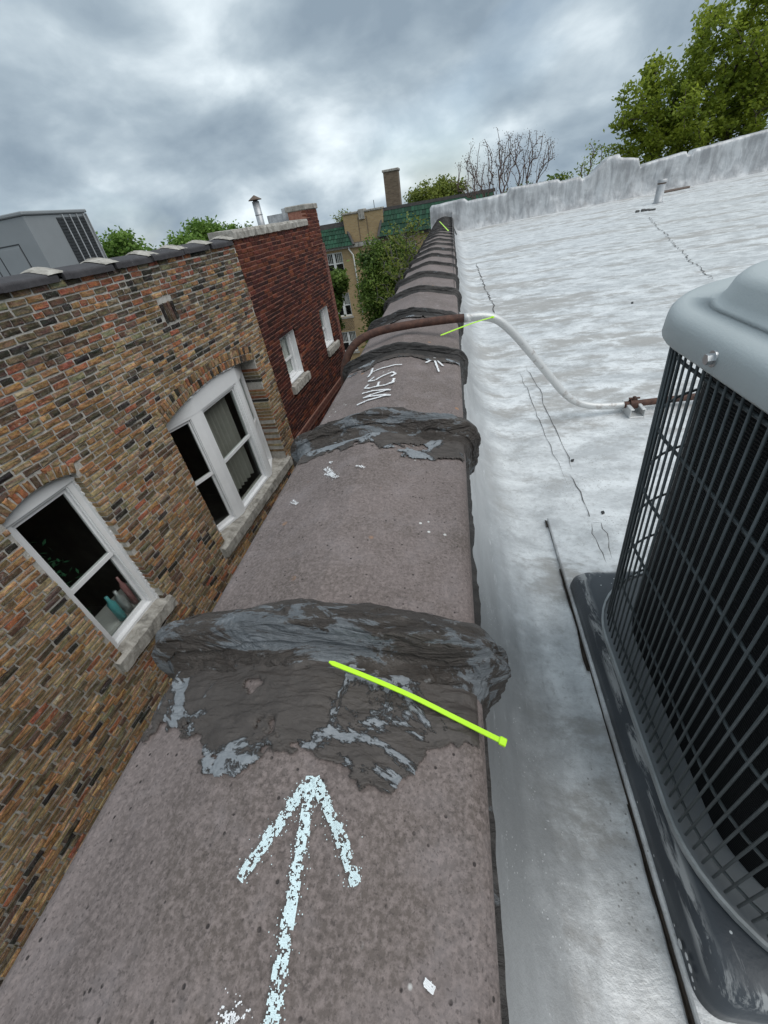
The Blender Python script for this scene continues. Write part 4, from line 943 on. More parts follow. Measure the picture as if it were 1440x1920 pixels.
# bay of three units
plan = [(-0.25, 3.775), (-0.055, 4.385), (-0.055, 5.50), (-0.27, 6.035)]
units = [((-0.232, 3.80), (-0.072, 4.30)), ((-0.055, 4.475), (-0.055, 5.41)), ((-0.075, 5.575), (-0.255, 6.02))]
for p0, p1 in units: window_unit(p0, p1, -3.33, -1.70, -2.52, tan, 0.03, 0.03)
g = MB()
for (w0, u0, w1, u1) in ((-0.075, 4.30, -0.045, 4.475), (-0.045, 5.41, -0.075, 5.575)):
    g.prism([(w0, u0), (-0.045, (u0 + u1) / 2), (w1, u1), (-0.19, u1), (-0.19, u0)], 2, -3.33, -1.70)
    bl(g, 'mullion', MAT['white_paint'], tan); g = MB()
for k, (a, b) in enumerate(zip(plan[:-1], plan[1:])):
    g = MB(); nn = 8; top = []; bot = []
    for i in range(nn + 1):
        t = i / nn; w_ = a[0] + (b[0] - a[0]) * t + 0.012; u = a[1] + (b[1] - a[1]) * t; top.append((w_, u, bayo.top(np.clip(u, 3.77, 6.04)) - 0.004)); bot.append((w_, u, -1.702))
    v = top + bot + [(q[0] - 0.04, q[1], q[2]) for q in top] + [(q[0] - 0.04, q[1], q[2]) for q in bot]; m_ = nn + 1
    f = [(m_ + i, m_ + i + 1, i + 1, i) for i in range(nn)] + [(3 * m_ + i, m_ + i, m_ + i + 1, 3 * m_ + i + 1)[::-1] for i in range(nn)] + [(i, i + 1, 2 * m_ + i + 1, 2 * m_ + i) for i in range(nn)] + [(0, m_, 3 * m_, 2 * m_), (m_ - 1, 2 * m_ - 1, 4 * m_ - 1, 3 * m_ - 1)]
    g.add(v, f); bl(g, 'head_panel', MAT['white_paint'], tan)
g = MB()
for u in np.linspace(4.1, 5.5, 46): s = random.uniform(.008, .02); zt = bayo.top(u); g.bbox(-0.05, -0.012 + random.uniform(-.01, .012), u - s * 1.6, u + s * 1.6, zt - s, zt + s * .5, s * 0.3)
stuff(bl(g, 'caulk', MAT['white_paint'], tan))
# rooms behind the glass
for (a, b, z0, z1) in ((1.2, 3.2, -4.2, -1.0), (3.3, 6.45, -4.4, -1.0)):
    g = MB(); g.add([(-.30, a, z0), (-.30, b, z0), (-.30, b, z1), (-.30, a, z1), (-2.6, a, z0), (-2.6, b, z0), (-2.6, b, z1), (-2.6, a, z1)], [(4, 5, 6, 7), (0, 1, 5, 4), (3, 7, 6, 2), (0, 4, 7, 3), (1, 2, 6, 5)]); bl(g, 'room', MAT['interior'], tan)
def wall_thing(name, g, m, label, cat, base, smooth=True):
    P = w2c(*base); o = empty(name, Vector(P), -WA); v = np.array(g.v) - np.array(base); mk({'curtain': 'fabric', 'bottle': 'body', 'houseplant': 'leaves'}[name], v, g.f, m, o, smooth, True); return tag(o, label, cat)
def curtain(u0, u1, z0, z1, w, label):
    g = MB(); us = np.linspace(u0, u1, 90); v = []
    for z in (z0, (z0 + z1) / 2, z1):
        for u in us: v.append((w + 0.028 * math.sin(u * 58 + 1.2 * math.sin(u * 9)) * (1.1 if z < z1 else 0.7), u, z))
    n = len(us); g.add(v, [(j * n + i, j * n + i + 1, (j + 1) * n + i + 1, (j + 1) * n + i) for j in range(2) for i in range(n - 1)]); return wall_thing('curtain', g, MAT['curtain'], label, 'curtain', (w, (u0 + u1) / 2, z0))
curtain(4.72, 5.40, -3.2, -1.55, -0.30, 'pale pleated curtain behind the middle bay window pane')
curtain(5.72, 6.0, -3.2, -1.55, -0.40, 'pale pleated curtain behind the narrow angled bay pane')
for (u, w_, h, r_, mm, lab) in ((2.22, -0.235, 0.34, 0.042, 'bottle_teal', 'teal bottle standing inside the arched window'), (2.33, -0.25, 0.30, 0.045, 'galv', 'grey jar beside the teal bottle inside the arched window'), (2.43, -0.24, 0.40, 0.032, 'bottle_pink', 'tall pink bottle inside the arched window')):
    z0 = -3.02; g = MB(); g.tube([(w_, u, z0), (w_, u, z0 + h * .7), (w_, u, z0 + h * .82), (w_, u, z0 + h)], [r_, r_, r_ * .45, r_ * .4], 12); wall_thing('bottle', g, MAT[mm], lab, 'bottle', (w_, u, z0))
g = MB(); g.box(-0.60, -0.26, 1.7, 2.7, -3.06, -3.021); o = bl(g, 'inner_sill', MAT['white_trim_far'], tan)
g = MB(); r0 = random.Random(4)
for i in range(150):
    c = np.array([-0.58 + r0.gauss(0, .05), 2.12 + r0.gauss(0, .11), -2.35 + r0.gauss(0, .17)]); a = np.array([r0.gauss(0, 1) for _ in range(3)]); a = unit(a) * .035; b = unit(np.cross(a, [0.3, .5, .8])) * .016
    g.add([c - a, c + b, c + a, c - b], [(0, 1, 2, 3)])
g.tube([(-0.58, 2.12, -3.02), (-0.58, 2.12, -2.35)], 0.012, 6); g.tube([(-0.58, 2.12, -3.02), (-0.58, 2.12, -2.86)], [0.06, 0.08], 12)
simple('plant_green', (0.03, 0.13, 0.06), 0.6); wall_thing('houseplant', g, MAT['plant_green'], 'green houseplant behind the upper arched window pane', 'plant', (-0.58, 2.12, -3.02), False)
# coping tiles of the tan wall
CPL = coping_profile(-0.36, 0.052, -0.035, 0.004, -0.098, 0.028)
prof_l = np.vstack([CPL, [(0.03, -0.098), (0.02, -0.07), (-0.33, -0.07), (-0.34, -0.098)]])
def tile2():
    g = MB(); rings = []
    for y, k, dz in ((0, 1.0, 0), (0.07, 1.0, 0), (0.085, 0.93, -.004), (0.59, 0.90, -.006), (0.60, 0.88, -.008)):
        c = np.array([-0.154, -0.06]); rings.append([((p[0] - c[0]) * k + c[0] + (1 - k) * .06, y, (p[1] - c[1]) * (k if p[1] > -0.06 else 1) + c[1] + dz) for p in prof_l])
    g.loft(rings); return g
t2 = tile2(); v2 = np.array(t2.v); v2[:, 2] += ZB; me2 = mesh_of('coping_tile', v2, t2.f, MAT['coping_far'])
for k in range(16):
    u = T_END - 0.08 - 0.62 * (k + 1) + 0.08
    o = link(bpy.data.objects.new('coping_tile', me2), tan); o.location = (random.uniform(-.006, .006), u, random.uniform(-.005, .005)); o.rotation_euler = (random.uniform(-.006, .006), 0, random.uniform(-.006, .006))
    yy = u + 0.605; g = MB(); Q = resample(CPL[2:-4], 22); Nn = normals2(Q); vv = np.linspace(-0.10, 0.09, 12); v = []
    for a in vv:
        for i, q in enumerate(Q):
            h = 0.020 * (1 - (a / 0.1) ** 2) * (0.75 + 0.5 * random.random()) * min(1, (len(Q) - i) / 4) - 0.004; v.append((q[0] + Nn[i, 0] * h, yy + a + random.uniform(-.006, .006), q[1] + Nn[i, 1] * h))
    nq = len(Q); g.add(v, [(j * nq + i, j * nq + i + 1, (j + 1) * nq + i + 1, (j + 1) * nq + i) for j in range(11) for i in range(nq - 1)])
    vb = np.array(g.v) - [o.location[0], o.location[1], o.location[2]]; vb[:, 2] += ZB; mk('mortar_fillet', vb, g.f, MAT['stone'], o, True, True)
g = MB(); g.box(-9, -0.31, -3.0, T_END - .01, -0.75, -0.55); bl(g, 'flat_roof', MAT['roofing_gravel'], tan)
g = MB(); g.box(-0.32, -0.30, -3.0, T_END, -0.85, -0.08); bl(g, 'parapet_back', MAT['silver_wall'], tan)
g = MB(); g.box(-9.3, -9.0, -3.0, T_END, -10.95, -0.5); g.box(-9.0, -0.012, -3.3, -3.0, -10.95, -0.1); bl(g, 'rear_wall', MAT['own_brick'], tan)

# ------------------------------------------------------------------ red brick building
red = empty('red_brick_building', BASE, -WA); tag(red, 'dark red brick building with stone coping and two small white windows', 'building')
R0, R1 = T_END + 0.012, 10.47
ro = [Opening(7.10, 7.86, -2.40, -1.55), Opening(9.36, 10.05, -2.41, -1.57)]
wall_face(R0, R1, -10.95, -6.6, [], 0.28, MAT['red_far'], red, 'lower_wall', 0.003)
rw = wall_face(R0, R1, -6.6, -0.05, ro, 0.28, MAT['red_mortar'], red)
pal_r = [(0.125, 0.036, 0.026), (0.075, 0.026, 0.022), (0.052, 0.022, 0.02), (0.17, 0.05, 0.03), (0.10, 0.03, 0.024), (0.21, 0.07, 0.036), (0.062, 0.025, 0.025), (0.14, 0.042, 0.028)]
NVR = 40
vr = make_variants(pal_r, MAT['red_brick'], 0.2, 0.057, 0.09, NVR, 0.35, 600); vrd = make_variants(pal_r, MAT['red_brick'], 0.2, 0.057, 0.27, 16, 0.35, 700)
def zone_r(rr, u, z, nv):
    if z > -0.45: c = rr.choice([0, 3, 7, 3, 5, 4, 0, 1])
    else: c = rr.choice([0, 1, 2, 4, 6, 1, 2, 6, 2, 6, 1, 4, 7] if rr.random() < .85 else [0, 3, 5])
    return c + 8 * rr.randrange(nv // 8)
blk = [(7.03, 7.96, -2.55, -2.39), (9.36, 10.24, -2.56, -2.40)]
it = course_bricks(R0 + .004, R1, -6.6, -0.05, ro, blk, 0.178, 0.0475, 0.0125, 0, NVR, zone_r, 15)
place_bricks(it, vr, vrd, rw)
for o, sw in ((ro[0], 0), (ro[1], 0)):
    wu = window_unit((-0.12, o.a + 0.03), (-0.12, o.b - 0.03), o.z0 + 0.03, o.sp - 0.005, (o.z0 + o.sp) / 2 - 0.05, red, 0.06, 0.05)
    g = MB(); g.box(-0.245, -0.215, o.a + 0.03, o.b - 0.03, o.z0 + 0.05, o.sp - 0.02); bl(g, 'roller_shade', MAT['white_trim_far'], wu)
    g = MB(); g.box(-0.118, -0.03, o.b - 0.032, o.b - 0.014, o.z0 + 0.03, o.sp - 0.002); g.box(-0.118, -0.04, o.a + 0.014, o.a + 0.03, o.z0 + 0.03, o.sp - 0.002); g.box(-0.118, -0.04, o.a + .031, o.b - .033, o.sp - 0.03, o.sp - .004); g.box(-0.118, -0.02, o.a + .031, o.b - .033, o.z0 + .027, o.z0 + 0.05); bl(g, 'casing', MAT['white_paint'], wu)
    g = MB(); g.add([(-.25, o.a, o.z0), (-.25, o.b, o.z0), (-.25, o.b, o.sp), (-.25, o.a, o.sp), (-1, o.a, o.z0), (-1, o.b, o.z0), (-1, o.b, o.sp), (-1, o.a, o.sp)], [(4, 5, 6, 7), (0, 1, 5, 4), (3, 7, 6, 2), (0, 4, 7, 3), (1, 2, 6, 5)]); bl(g, 'room', MAT['interior'], red)
sill(7.05, 7.94, -2.545, -2.395, 0.06, rw, seed=5); sill(9.33, 10.22, -2.555, -2.405, 0.06, rw, seed=6)
# water-table ledge, brick by brick course line
g = MB(); g.bbox(-0.05, 0.030, R0 + .01, R1 + .02, -3.30, -3.215, 0.008); g.bbox(-0.05, 0.016, R0 + .01, R1 + .01, -3.40, -3.302, 0.006); bl(g, 'ledge', MAT['red_far'], red)
for (a, b) in ((R0 - 0.01, 7.74), (7.75, 9.76)):
    rr2 = random.Random(int(a * 10)); rings = []; n = 22
    for i in range(n + 1):
        u = a + (b - a) * i / n; j = lambda: rr2.uniform(-.005, .005); rings.append([(-0.36, u, -0.045), (0.035 + j(), u, -0.048 + j()), (0.036 + j(), u, 0.03 + j()), (0.02 + j(), u, 0.06 + j()), (-0.36, u, 0.075 + j())])
    g = MB(); g.loft(rings); bl(g, 'coping_stone', MAT['stone'], red)
g = MB(); g.box(-0.36, 0.022, 9.772, R1 + .03, -0.42, 0.205); pier = bl(g, 'pier', MAT['red_mortar'], red)
pit = course_bricks(9.772, R1 + .03, -0.42, 0.203, [], [], 0.178, 0.0475, 0.0125, 0, NVR, lambda rr, u, z, nv: rr.choice([0, 3, 7, 4]) + 8 * rr.randrange(5), 19)
pit = [(a, b, c, d_, e_, 0.026 + f_, g_, h_) for a, b, c, d_, e_, f_, g_, h_ in pit]; place_bricks(pit, vr, vrd, pier, 60)
g = MB(); g.bbox(-0.40, 0.055, 9.75, R1 + .05, 0.207, 0.30, 0.012); bl(g, 'pier_cap', MAT['stone'], red)
g = MB(); g.bbox(-0.30, -0.06, 9.86, 9.98, -0.1, 0.0, 0.01)
g = MB(); g.box(-0.62, -0.365, 10.12, 10.44, -0.56, 0.30); g.box(-0.98, -0.621, 10.14, 10.43, -0.56, 0.225); bl(g, 'silver_return', MAT['silver_wall'], red)
g = MB(); g.box(-9, -0.30, R0, R1, -0.75, -0.55); bl(g, 'flat_roof', MAT['roofing_gravel'], red)
g = MB(); g.box(-9, -0.012, R1, R1 + .25, -10.95, -0.42); g.box(-0.30, -0.29, R0, R1, -0.8, -0.05); bl(g, 'front_wall', MAT['red_far'], red)

# ------------------------------------------------------------------ things on their roofs
hx0, hx1, hy0, hy1, hz0, hz1 = -8.6, -6.5, 6.88, 8.22, -0.55, 0.70
hv = empty('rooftop_unit', (-7.5, 7.5, hz0)); tag(hv, 'large grey boxy rooftop air unit with four dark louvre panels', 'rooftop unit')
g = MB(); g.bbox(hx0, hx1, hy0, hy1, hz0, hz1, 0.012); g.build('cabinet', MAT['hvac_grey'], hv)
g = MB(); g.bbox(hx0 - .03, hx1 + .03, hy0 - .03, hy1 + .03, hz1, hz1 + 0.05, 0.012); g.build('lid', MAT['hvac_grey'], hv)
for i in range(4):
    a = 7.50 + i * 0.165; g = MB(); g.box(hx1 + .001, hx1 + .006, a, a + 0.14, -0.3, hz1 - 0.05); lv = g.build('louvre_panel', MAT['hvac_dark'], hv)
    g = MB()
    for z in np.arange(-0.28, hz1 - 0.07, 0.045): g.box(hx1 + .006, hx1 + .016, a + .004, a + .136, z, z + 0.014)
    g.build('louvre_blades', MAT['hvac_dark'], lv)
    g = MB(); g.bbox(hx1 + .001, hx1 + .024, a + 0.143, a + 0.162, -0.35, hz1 - 0.01, 0.004); g.build('louvre_post', MAT['galv'], hv)
g = MB(); g.bbox(hx1 - .2, hx1 + .022, hy1 + .001, hy1 + 0.012, hz0, hz1 - .01, 0.004); g.build('corner_panel', MAT['galv'], hv)
for (x0, x1) in ((-7.35, -6.85), (-8.2, -7.5)):
    g = MB(); zt = 0.36; y = hy0 - .004
    for (a, b, c, e) in ((x0, x1, zt, zt + .016), (x0, x0 + .016, -0.5, zt), (x1 - .016, x1, -0.5, zt)): g.box(a, b, y, hy0 + .002, c, e)
    g.build('panel_gasket', MAT['hvac_dark'], hv)
    g = MB(); g.bbox(x0 + .03, x1 - .03, hy0 - .012, hy0 + .002, -0.5, zt - .03, 0.004); g.build('access_panel', MAT['hvac_grey'], hv)
b = at_x(490, 420, -4.6); tpt = at_x(478, 378, -4.6)
fl = empty('flue_pipe', (b[0], b[1], -0.55)); tag(fl, 'galvanised flue pipe with rusty conical cap above the stone coping', 'flue')
g = MB(); g.tube([(b[0], b[1], -0.55), (b[0], b[1], tpt[2])], 0.085, 16); g.build('stack', MAT['galv'], fl, True)
for z in (0.05, 0.3):
    g = MB(); g.tube([(b[0], b[1], z), (b[0], b[1], z + 0.02)], 0.09, 16); g.build('seam', MAT['galv'], fl, True)
g = MB(); g.tube([(b[0], b[1], tpt[2] - 0.01), (b[0], b[1], tpt[2] + 0.03)], 0.06, 10); g.build('neck', MAT['hvac_dark'], fl, True)
g = MB(); g.tube([(b[0], b[1], tpt[2] + 0.025), (b[0], b[1], tpt[2] + 0.035), (b[0], b[1], tpt[2] + 0.12)], [0.155, 0.16, 0.008], 16); g.build('cap', MAT['cap_rust'], fl, False)

# ================================================================== YELLOW BUILDING ACROSS THE STREET
FY = 32.0
yb = empty('yellow_brick_building', (-6, FY + 3, -10.95)); tag(yb, 'yellow brick apartment building with green tiled mansard across the street', 'building')
wins = [(-8.80, -7.52, -3.20, -1.92), (-8.62, -7.52, -6.0, -4.42), (-8.75, -7.52, -8.55, -7.05), (-3.6, -2.4, -3.2, -1.95), (-3.6, -2.4, -6.0, -4.4), (-3.6, -2.4, -8.6, -7.0)]
g = MB(); us = sorted(set([-14, 3.0] + [q for w_ in wins for q in w_[:2]]))
def wallgrid(x0, x1, z0, z1, holes, y, dep):
    g = MB(); xs = sorted(set([x0, x1] + [q for h in holes for q in h[:2]])); zs = sorted(set([z0, z1] + [q for h in holes for q in h[2:]]))
    for a, b in zip(xs[:-1], xs[1:]):
        for c, e in zip(zs[:-1], zs[1:]):
            if any(h[0] <= (a + b) / 2 <= h[1] and h[2] <= (c + e) / 2 <= h[3] for h in holes): continue
            g.add([(a, y, c), (b, y, c), (b, y, e), (a, y, e)], [(0, 1, 2, 3)])
    for h in holes:
        a, b, c, e = h; g.add([(a, y, c), (b, y, c), (b, y, e), (a, y, e), (a, y + dep, c), (b, y + dep, c), (b, y + dep, e), (a, y + dep, e)], [(0, 4, 5, 1), (1, 5, 6, 2), (2, 6, 7, 3), (3, 7, 4, 0)])
    return g
g = wallgrid(-14, 3.0, -10.95, -1.55, wins, FY, 0.25); g.box(-14, -13.8, FY + .01, FY + 10, -10.95, -1.6); g.box(2.8, 3.0, FY + .01, FY + 10, -10.95, -1.6); g.build('wall', MAT['yellow_brick'], yb)
g = MB(); g.box(-13.8, 2.8, FY + 0.4, FY + 10, -1.7, -0.45); g.build('attic', MAT['slate_cap'], yb)
for (a, b, c, e) in wins:
    mid = (a + b) / 2; y = FY + 0.10; g = MB()
    for (p, q, r, s) in ((a, a + .07, c, e), (b - .07, b, c, e), (mid - .09, mid + .09, c, e), (a + .07, mid - .09, e - .08, e), (mid + .09, b - .07, e - .08, e), (a + .07, mid - .09, c, c + .1), (mid + .09, b - .07, c, c + .1)): g.box(p, q, y, y + .1, r, s)
    wf = g.build('window', MAT['white_trim_far'], yb)
    for (p, q) in ((a + .07, mid - .09), (mid + .09, b - .07)):
        zm = c + (e - c) * 0.48
        g = MB(); g.box(p, q, y + .02, y + .08, zm - .035, zm + .035)
        for k in range(1, 4): x = p + (q - p) * k / 4; g.box(x - .014, x + .014, y + .03, y + .06, zm + .035, e - .08)
        g.build('muntin', MAT['white_trim_far'], wf)
        g = MB(); g.box(p, q, y + .065, y + .075, c + .1, e - .08); g.build('pane', MAT['glass'], wf)
    g = MB(); g.box(a - .1, b + .1, FY - .09, FY + .1, c - .12, c - .002); g.build('sill', MAT['stone'], wf)
    g = MB(); g.add([(a, FY + .25, c), (b, FY + .25, c), (b, FY + .25, e), (a, FY + .25, e), (a, FY + 2, c), (b, FY + 2, c), (b, FY + 2, e), (a, FY + 2, e)], [(4, 5, 6, 7), (0, 1, 5, 4), (3, 7, 6, 2), (0, 4, 7, 3), (1, 2, 6, 5)]); g.build('room', MAT['interior'], wf)
    g = MB(); g.box(p + .05, q - .01, FY + .32, FY + .34, zm, e - .02); g.build('blind', MAT['curtain'], wf)
for zc in (-6.55,):
    for x0 in (-8.75, -3.6):      # lattice of projecting header bricks
        g = MB()
        for j in range(7):
            for i in range(9): x = x0 + (i + (j % 2) * .5) * .14; z = zc - .36 + j * .1; g.box(x, x + .07, FY - .03, FY + .05, z, z + .05)
        g.build('brick_lattice', MAT['chimney_brick'], yb)
g = MB(); g.box(-9.6, -4.7, FY - .16, FY + .3, -1.78, -1.56); g.build('cornice', MAT['stone'], yb)
g = MB(); g.box(-4.7, 3.0, FY - .16, FY + .3, -1.60, -1.40); g.build('cornice', MAT['slate_cap'], yb)
def mansard(x0, x1, z0, z1, y0, y1, hip0, hip1, seed):
    rr = random.Random(seed); V, Fc, C = [], [], []; rows = 5
    for j in range(rows):
        t0, t1 = j / rows, (j + 1.12) / rows; za, zb = z0 + (z1 - z0) * t0, z0 + (z1 - z0) * t1; ya, yb_ = y0 + (y1 - y0) * t0, y0 + (y1 - y0) * t1
        xa, xb = x0 + hip0 * t0, x1 - hip1 * t0; n = int((xb - xa) / 0.21)
        for i in range(n):
            a = xa + (xb - xa) * i / n; b = xa + (xb - xa) * (i + 1) / n - 0.018; o = -0.05 + rr.uniform(-.008, .008); s = rr.uniform(.6, 1.35); c = (0.024 * s, 0.075 * s, 0.045 * s); k = len(V)
            V += [(a, ya + o - .045, za), (b, ya + o - .045, za), (b, yb_ + o, zb), (a, yb_ + o, zb), (a, ya + o, za), (b, ya + o, za)]; C += [c] * 6
            Fc += [(k, k + 1, k + 2, k + 3), (k + 4, k + 5, k + 1, k), (k, k + 3, k + 4), (k + 1, k + 5, k + 2)]
    o = mk('roof_tiles', V, Fc, MAT['green_tile'], yb, False, False, np.array(C)); stuff(o)
    g = MB(); g.add([(x0, y0, z0), (x1, y0, z0), (x1 - hip1, y1, z1), (x0 + hip0, y1, z1), (x0, y1 + .6, z0), (x1, y1 + .6, z0), (x1 - hip1, y1 + .6, z1), (x0 + hip0, y1 + .6, z1)], [(0, 1, 2, 3), (0, 3, 7, 4), (1, 5, 6, 2), (3, 2, 6, 7)]); g.build('roof', MAT['slate_cap'], yb)
    g = MB(); g.box(x0 + hip0 - .1, x1 - hip1 + .1, y1 - .08, y1 + .62, z1 - 0.01, z1 + 0.16); g.build('roof_ridge', MAT['slate_cap'], yb)
    if hip1: g = MB(); g.tube([(x1 - .02, y0 - .06, z0), (x1 - hip1, y1 - .06, z1 + .05)], 0.08, 8); g.build('roof_hip', MAT['slate_cap'], yb)
    if hip0: g = MB(); g.tube([(x0 + .02, y0 - .06, z0), (x0 + hip0, y1 - .06, z1 + .05)], 0.08, 8); g.build('roof_hip', MAT['slate_cap'], yb)
mansard(-13.6, -6.52, -1.62, -0.46, FY - 0.25, FY + 0.55, 0, 0.62, 1)
mansard(-4.85, 2.6, -1.42, -0.10, FY - 0.25, FY + 0.55, 0.45, 0, 2)
g = MB(); g.box(-7.08, -4.42, FY + 0.12, FY + 1.0, -1.6, 0.02); g.build('gable_parapet', MAT['yellow_brick'], yb)
for (a, b) in ((-7.12, -6.02), (-5.60, -4.40)):
    g = MB(); g.bbox(a, b, FY + 0.05, FY + 1.05, 0.022, 0.13, 0.02); g.build('parapet_cap', MAT['stone'], yb)
g = MB(); g.bbox(-6.01, -5.61, FY + 0.03, FY + 1.05, -0.35, 0.2, 0.02); g.build('parapet_block', MAT['stone'], yb)
for x in (-6.1, -5.52):
    g = MB(); g.box(x, x + .035, FY + .095, FY + .125, -1.45, -0.2); g.build('brick_joint', MAT['chimney_brick'], yb)
g = MB(); g.box(-6.6, -4.8, FY - .06, FY + .12, -1.6, -1.52); g.build('ledge', MAT['slate_cap'], yb)
g = MB(); g.box(-4.24, -3.30, FY + 1.2, FY + 2.2, -1.5, 1.82); ch = g.build('chimney', MAT['chimney_brick'], yb)
g = MB(); g.bbox(-4.30, -3.24, FY + 1.14, FY + 2.26, 1.822, 1.95, 0.02); g.build('chimney_cap', MAT['stone'], ch)
g = MB(); g.tube([(-6.95, FY - .12, -1.62), (-6.95, FY - .14, -1.85), (-6.72, FY - .14, -2.2), (-6.70, FY - .1, -6)], 0.045, 8); g.build('downpipe', MAT['white_trim_far'], yb, True)
g = MB(); g.tube([(-5.0, FY + .8, 0.13), (-5.0, FY + .8, 0.55)], 0.02, 6); g.build('antenna', MAT['hvac_dark'], yb)

# ================================================================== TREES
def tree(name, label, base, crowns, ntips, leaves, lsize, lmat, seed, trunk_r=0.2, bark='bark', group=None, spread=0.35, up=0.0, lean=None, shell=0.55, droop=0.0, twig=0.012, mb=0.35):
    r = np.random.default_rng(seed); base = np.array(base, float); cs = [np.array(c, float) for c in crowns]
    A = []
    wts = np.array([c[3] * c[4] * c[5] for c in cs]); wts = wts / wts.sum()
    for ci in r.choice(len(cs), ntips, p=wts):
        c = cs[ci]; d_ = unit(r.normal(size=3)); q = r.random() ** shell; bump_ = 0.72 + 0.5 * vn((d_ * 2.2 + ci * 3.3)[None, :], seed)[0]; A.append(c[:3] + d_ * q * bump_ * c[3:6])
    A = np.array(A); ctr = np.average(np.array([c[:3] for c in cs]), axis=0, weights=wts); low = A[:, 2].min()
    fork = np.array([base[0] * .6 + ctr[0] * .4, base[1] * .6 + ctr[1] * .4, max(base[2] + 0.4, low + 0.1 * (A[:, 2].max() - low))])
    nodes = [base + (fork - base) * t + r.normal(size=3) * 0.05 * (0 < t < 1) for t in np.linspace(0, 1, 6)]; par_ = [-1, 0, 1, 2, 3, 4]
    A = A[np.argsort(np.linalg.norm(A - fork, axis=1))]; tips = []
    for a in A:
        Nn = np.array(nodes[5:]); dv = a - Nn; dist = np.linalg.norm(dv, axis=1); cost = dist * (1.15 - mb * dv[:, 2] / (dist + 1e-6)) + up * np.clip(-dv[:, 2], 0, None) * 3
        j = int(np.argmin(cost)) + 5; prev = j; seg = 2 if dist.min() < 0.6 else 3
        for k in range(1, seg + 1):
            t = k / seg; p_ = nodes[j] + (a - nodes[j]) * t + np.array([0, 0, 1]) * math.sin(math.pi * t) * 0.10 * dist[j - 5] + r.normal(size=3) * 0.03 * dist[j - 5] * (k < seg)
            nodes.append(p_); par_.append(prev); prev = len(nodes) - 1
        tips.append(prev)
    cnt = np.zeros(len(nodes)); cnt[tips] = 1
    for i in range(len(nodes) - 1, 0, -1): cnt[par_[i]] += cnt[i]
    rad = twig + (trunk_r - twig) * (np.clip(cnt, 1, None) - 1) ** 0.55 / max(1, cnt[0] - 1) ** 0.55; rad[cnt < 1] = twig
    root = empty(name, tuple(base)); tag(root, label, 'tree', group)
    V, Fc = [], []
    for i in range(1, len(nodes)):
        p, q = nodes[par_[i]], nodes[i]; t = q - p; L = np.linalg.norm(t)
        if L < 1e-4: continue
        t = t / L; a = unit(np.cross(t, [0.31, 0.2, 0.93] if abs(t[2]) < .9 else [1, 0, 0])); b = np.cross(t, a); k = len(V); n = 6 if rad[i] > 0.04 else 4
        r0, r1 = min(rad[par_[i]], rad[i] * 1.35), rad[i]
        for rr_, c in ((r0, p), (r1, q)):
            for s in range(n): V.append(c + rr_ * (math.cos(2 * math.pi * s / n) * a + math.sin(2 * math.pi * s / n) * b))
        for s in range(n): Fc.append((k + s, k + (s + 1) % n, k + n + (s + 1) % n, k + n + s))
    mk('trunk', V, Fc, MAT[bark], root, True)
    if leaves:
        T = np.array([nodes[t] for t in tips]); Pp = np.array([nodes[par_[t]] for t in tips]); n = len(T) * leaves
        c = np.repeat(T, leaves, 0); pp = np.repeat(Pp, leaves, 0); tt = r.random((n, 1)) ** 1.5; c = c + (pp - c) * tt * 0.9 + r.normal(size=(n, 3)) * spread * [1, 1, 0.75]; c[:, 2] -= droop * r.random(n)
        a = r.normal(size=(n, 3)); a[:, 2] *= 0.6; a /= np.linalg.norm(a, axis=1)[:, None]; b = np.cross(a, r.normal(size=(n, 3))); b /= np.linalg.norm(b, axis=1)[:, None]
        s = lsize * r.uniform(.6, 1.3, (n, 1)); V = np.stack([c - a * s, c + b * s * .5 - a * s * .15, c + a * s, c - b * s * .5 - a * s * .15], 1).reshape(-1, 3)
        Fq = np.arange(4 * n).reshape(-1, 4); clump = fbm(c * 1.1, seed + 5, 3); tint = np.clip(0.5 + (clump - 0.5) * 1.6 + r.normal(size=n) * 0.2, 0, 1); cols = np.repeat(tint, 4)[:, None] * np.ones(3)
        o = mk('crown', V, Fq, MAT[lmat], root, False, False, cols); stuff(o) if False else None
    return root
def Q(px, py, y): return at_y(px, py, y)
# big tree behind the far parapet
c = Q(1330, 170, 22)
tree('leafy_tree', 'large spring green tree rising behind the silver parapet', (8.6, 22.5, -10.95), [(8.3, 22.5, 1.0, 2.2, 2.2, 1.7), (9.9, 22.5, 2.4, 2.2, 2.0, 1.9), (7.1, 22.4, 1.9, 1.0, 1.2, 1.5), (12.0, 22.5, 2.0, 2.4, 2.2, 2.2), (10.5, 22.5, 0.3, 3.4, 2.2, 1.4), (7.4, 22.5, 0.2, 1.3, 1.2, 0.8), (11, 22.6, 3.7, 1.6, 1.5, 1.0)], 640, 70, 0.078, 'leaf_spring', 5, 0.24, spread=0.15, shell=0.42, twig=0.010)
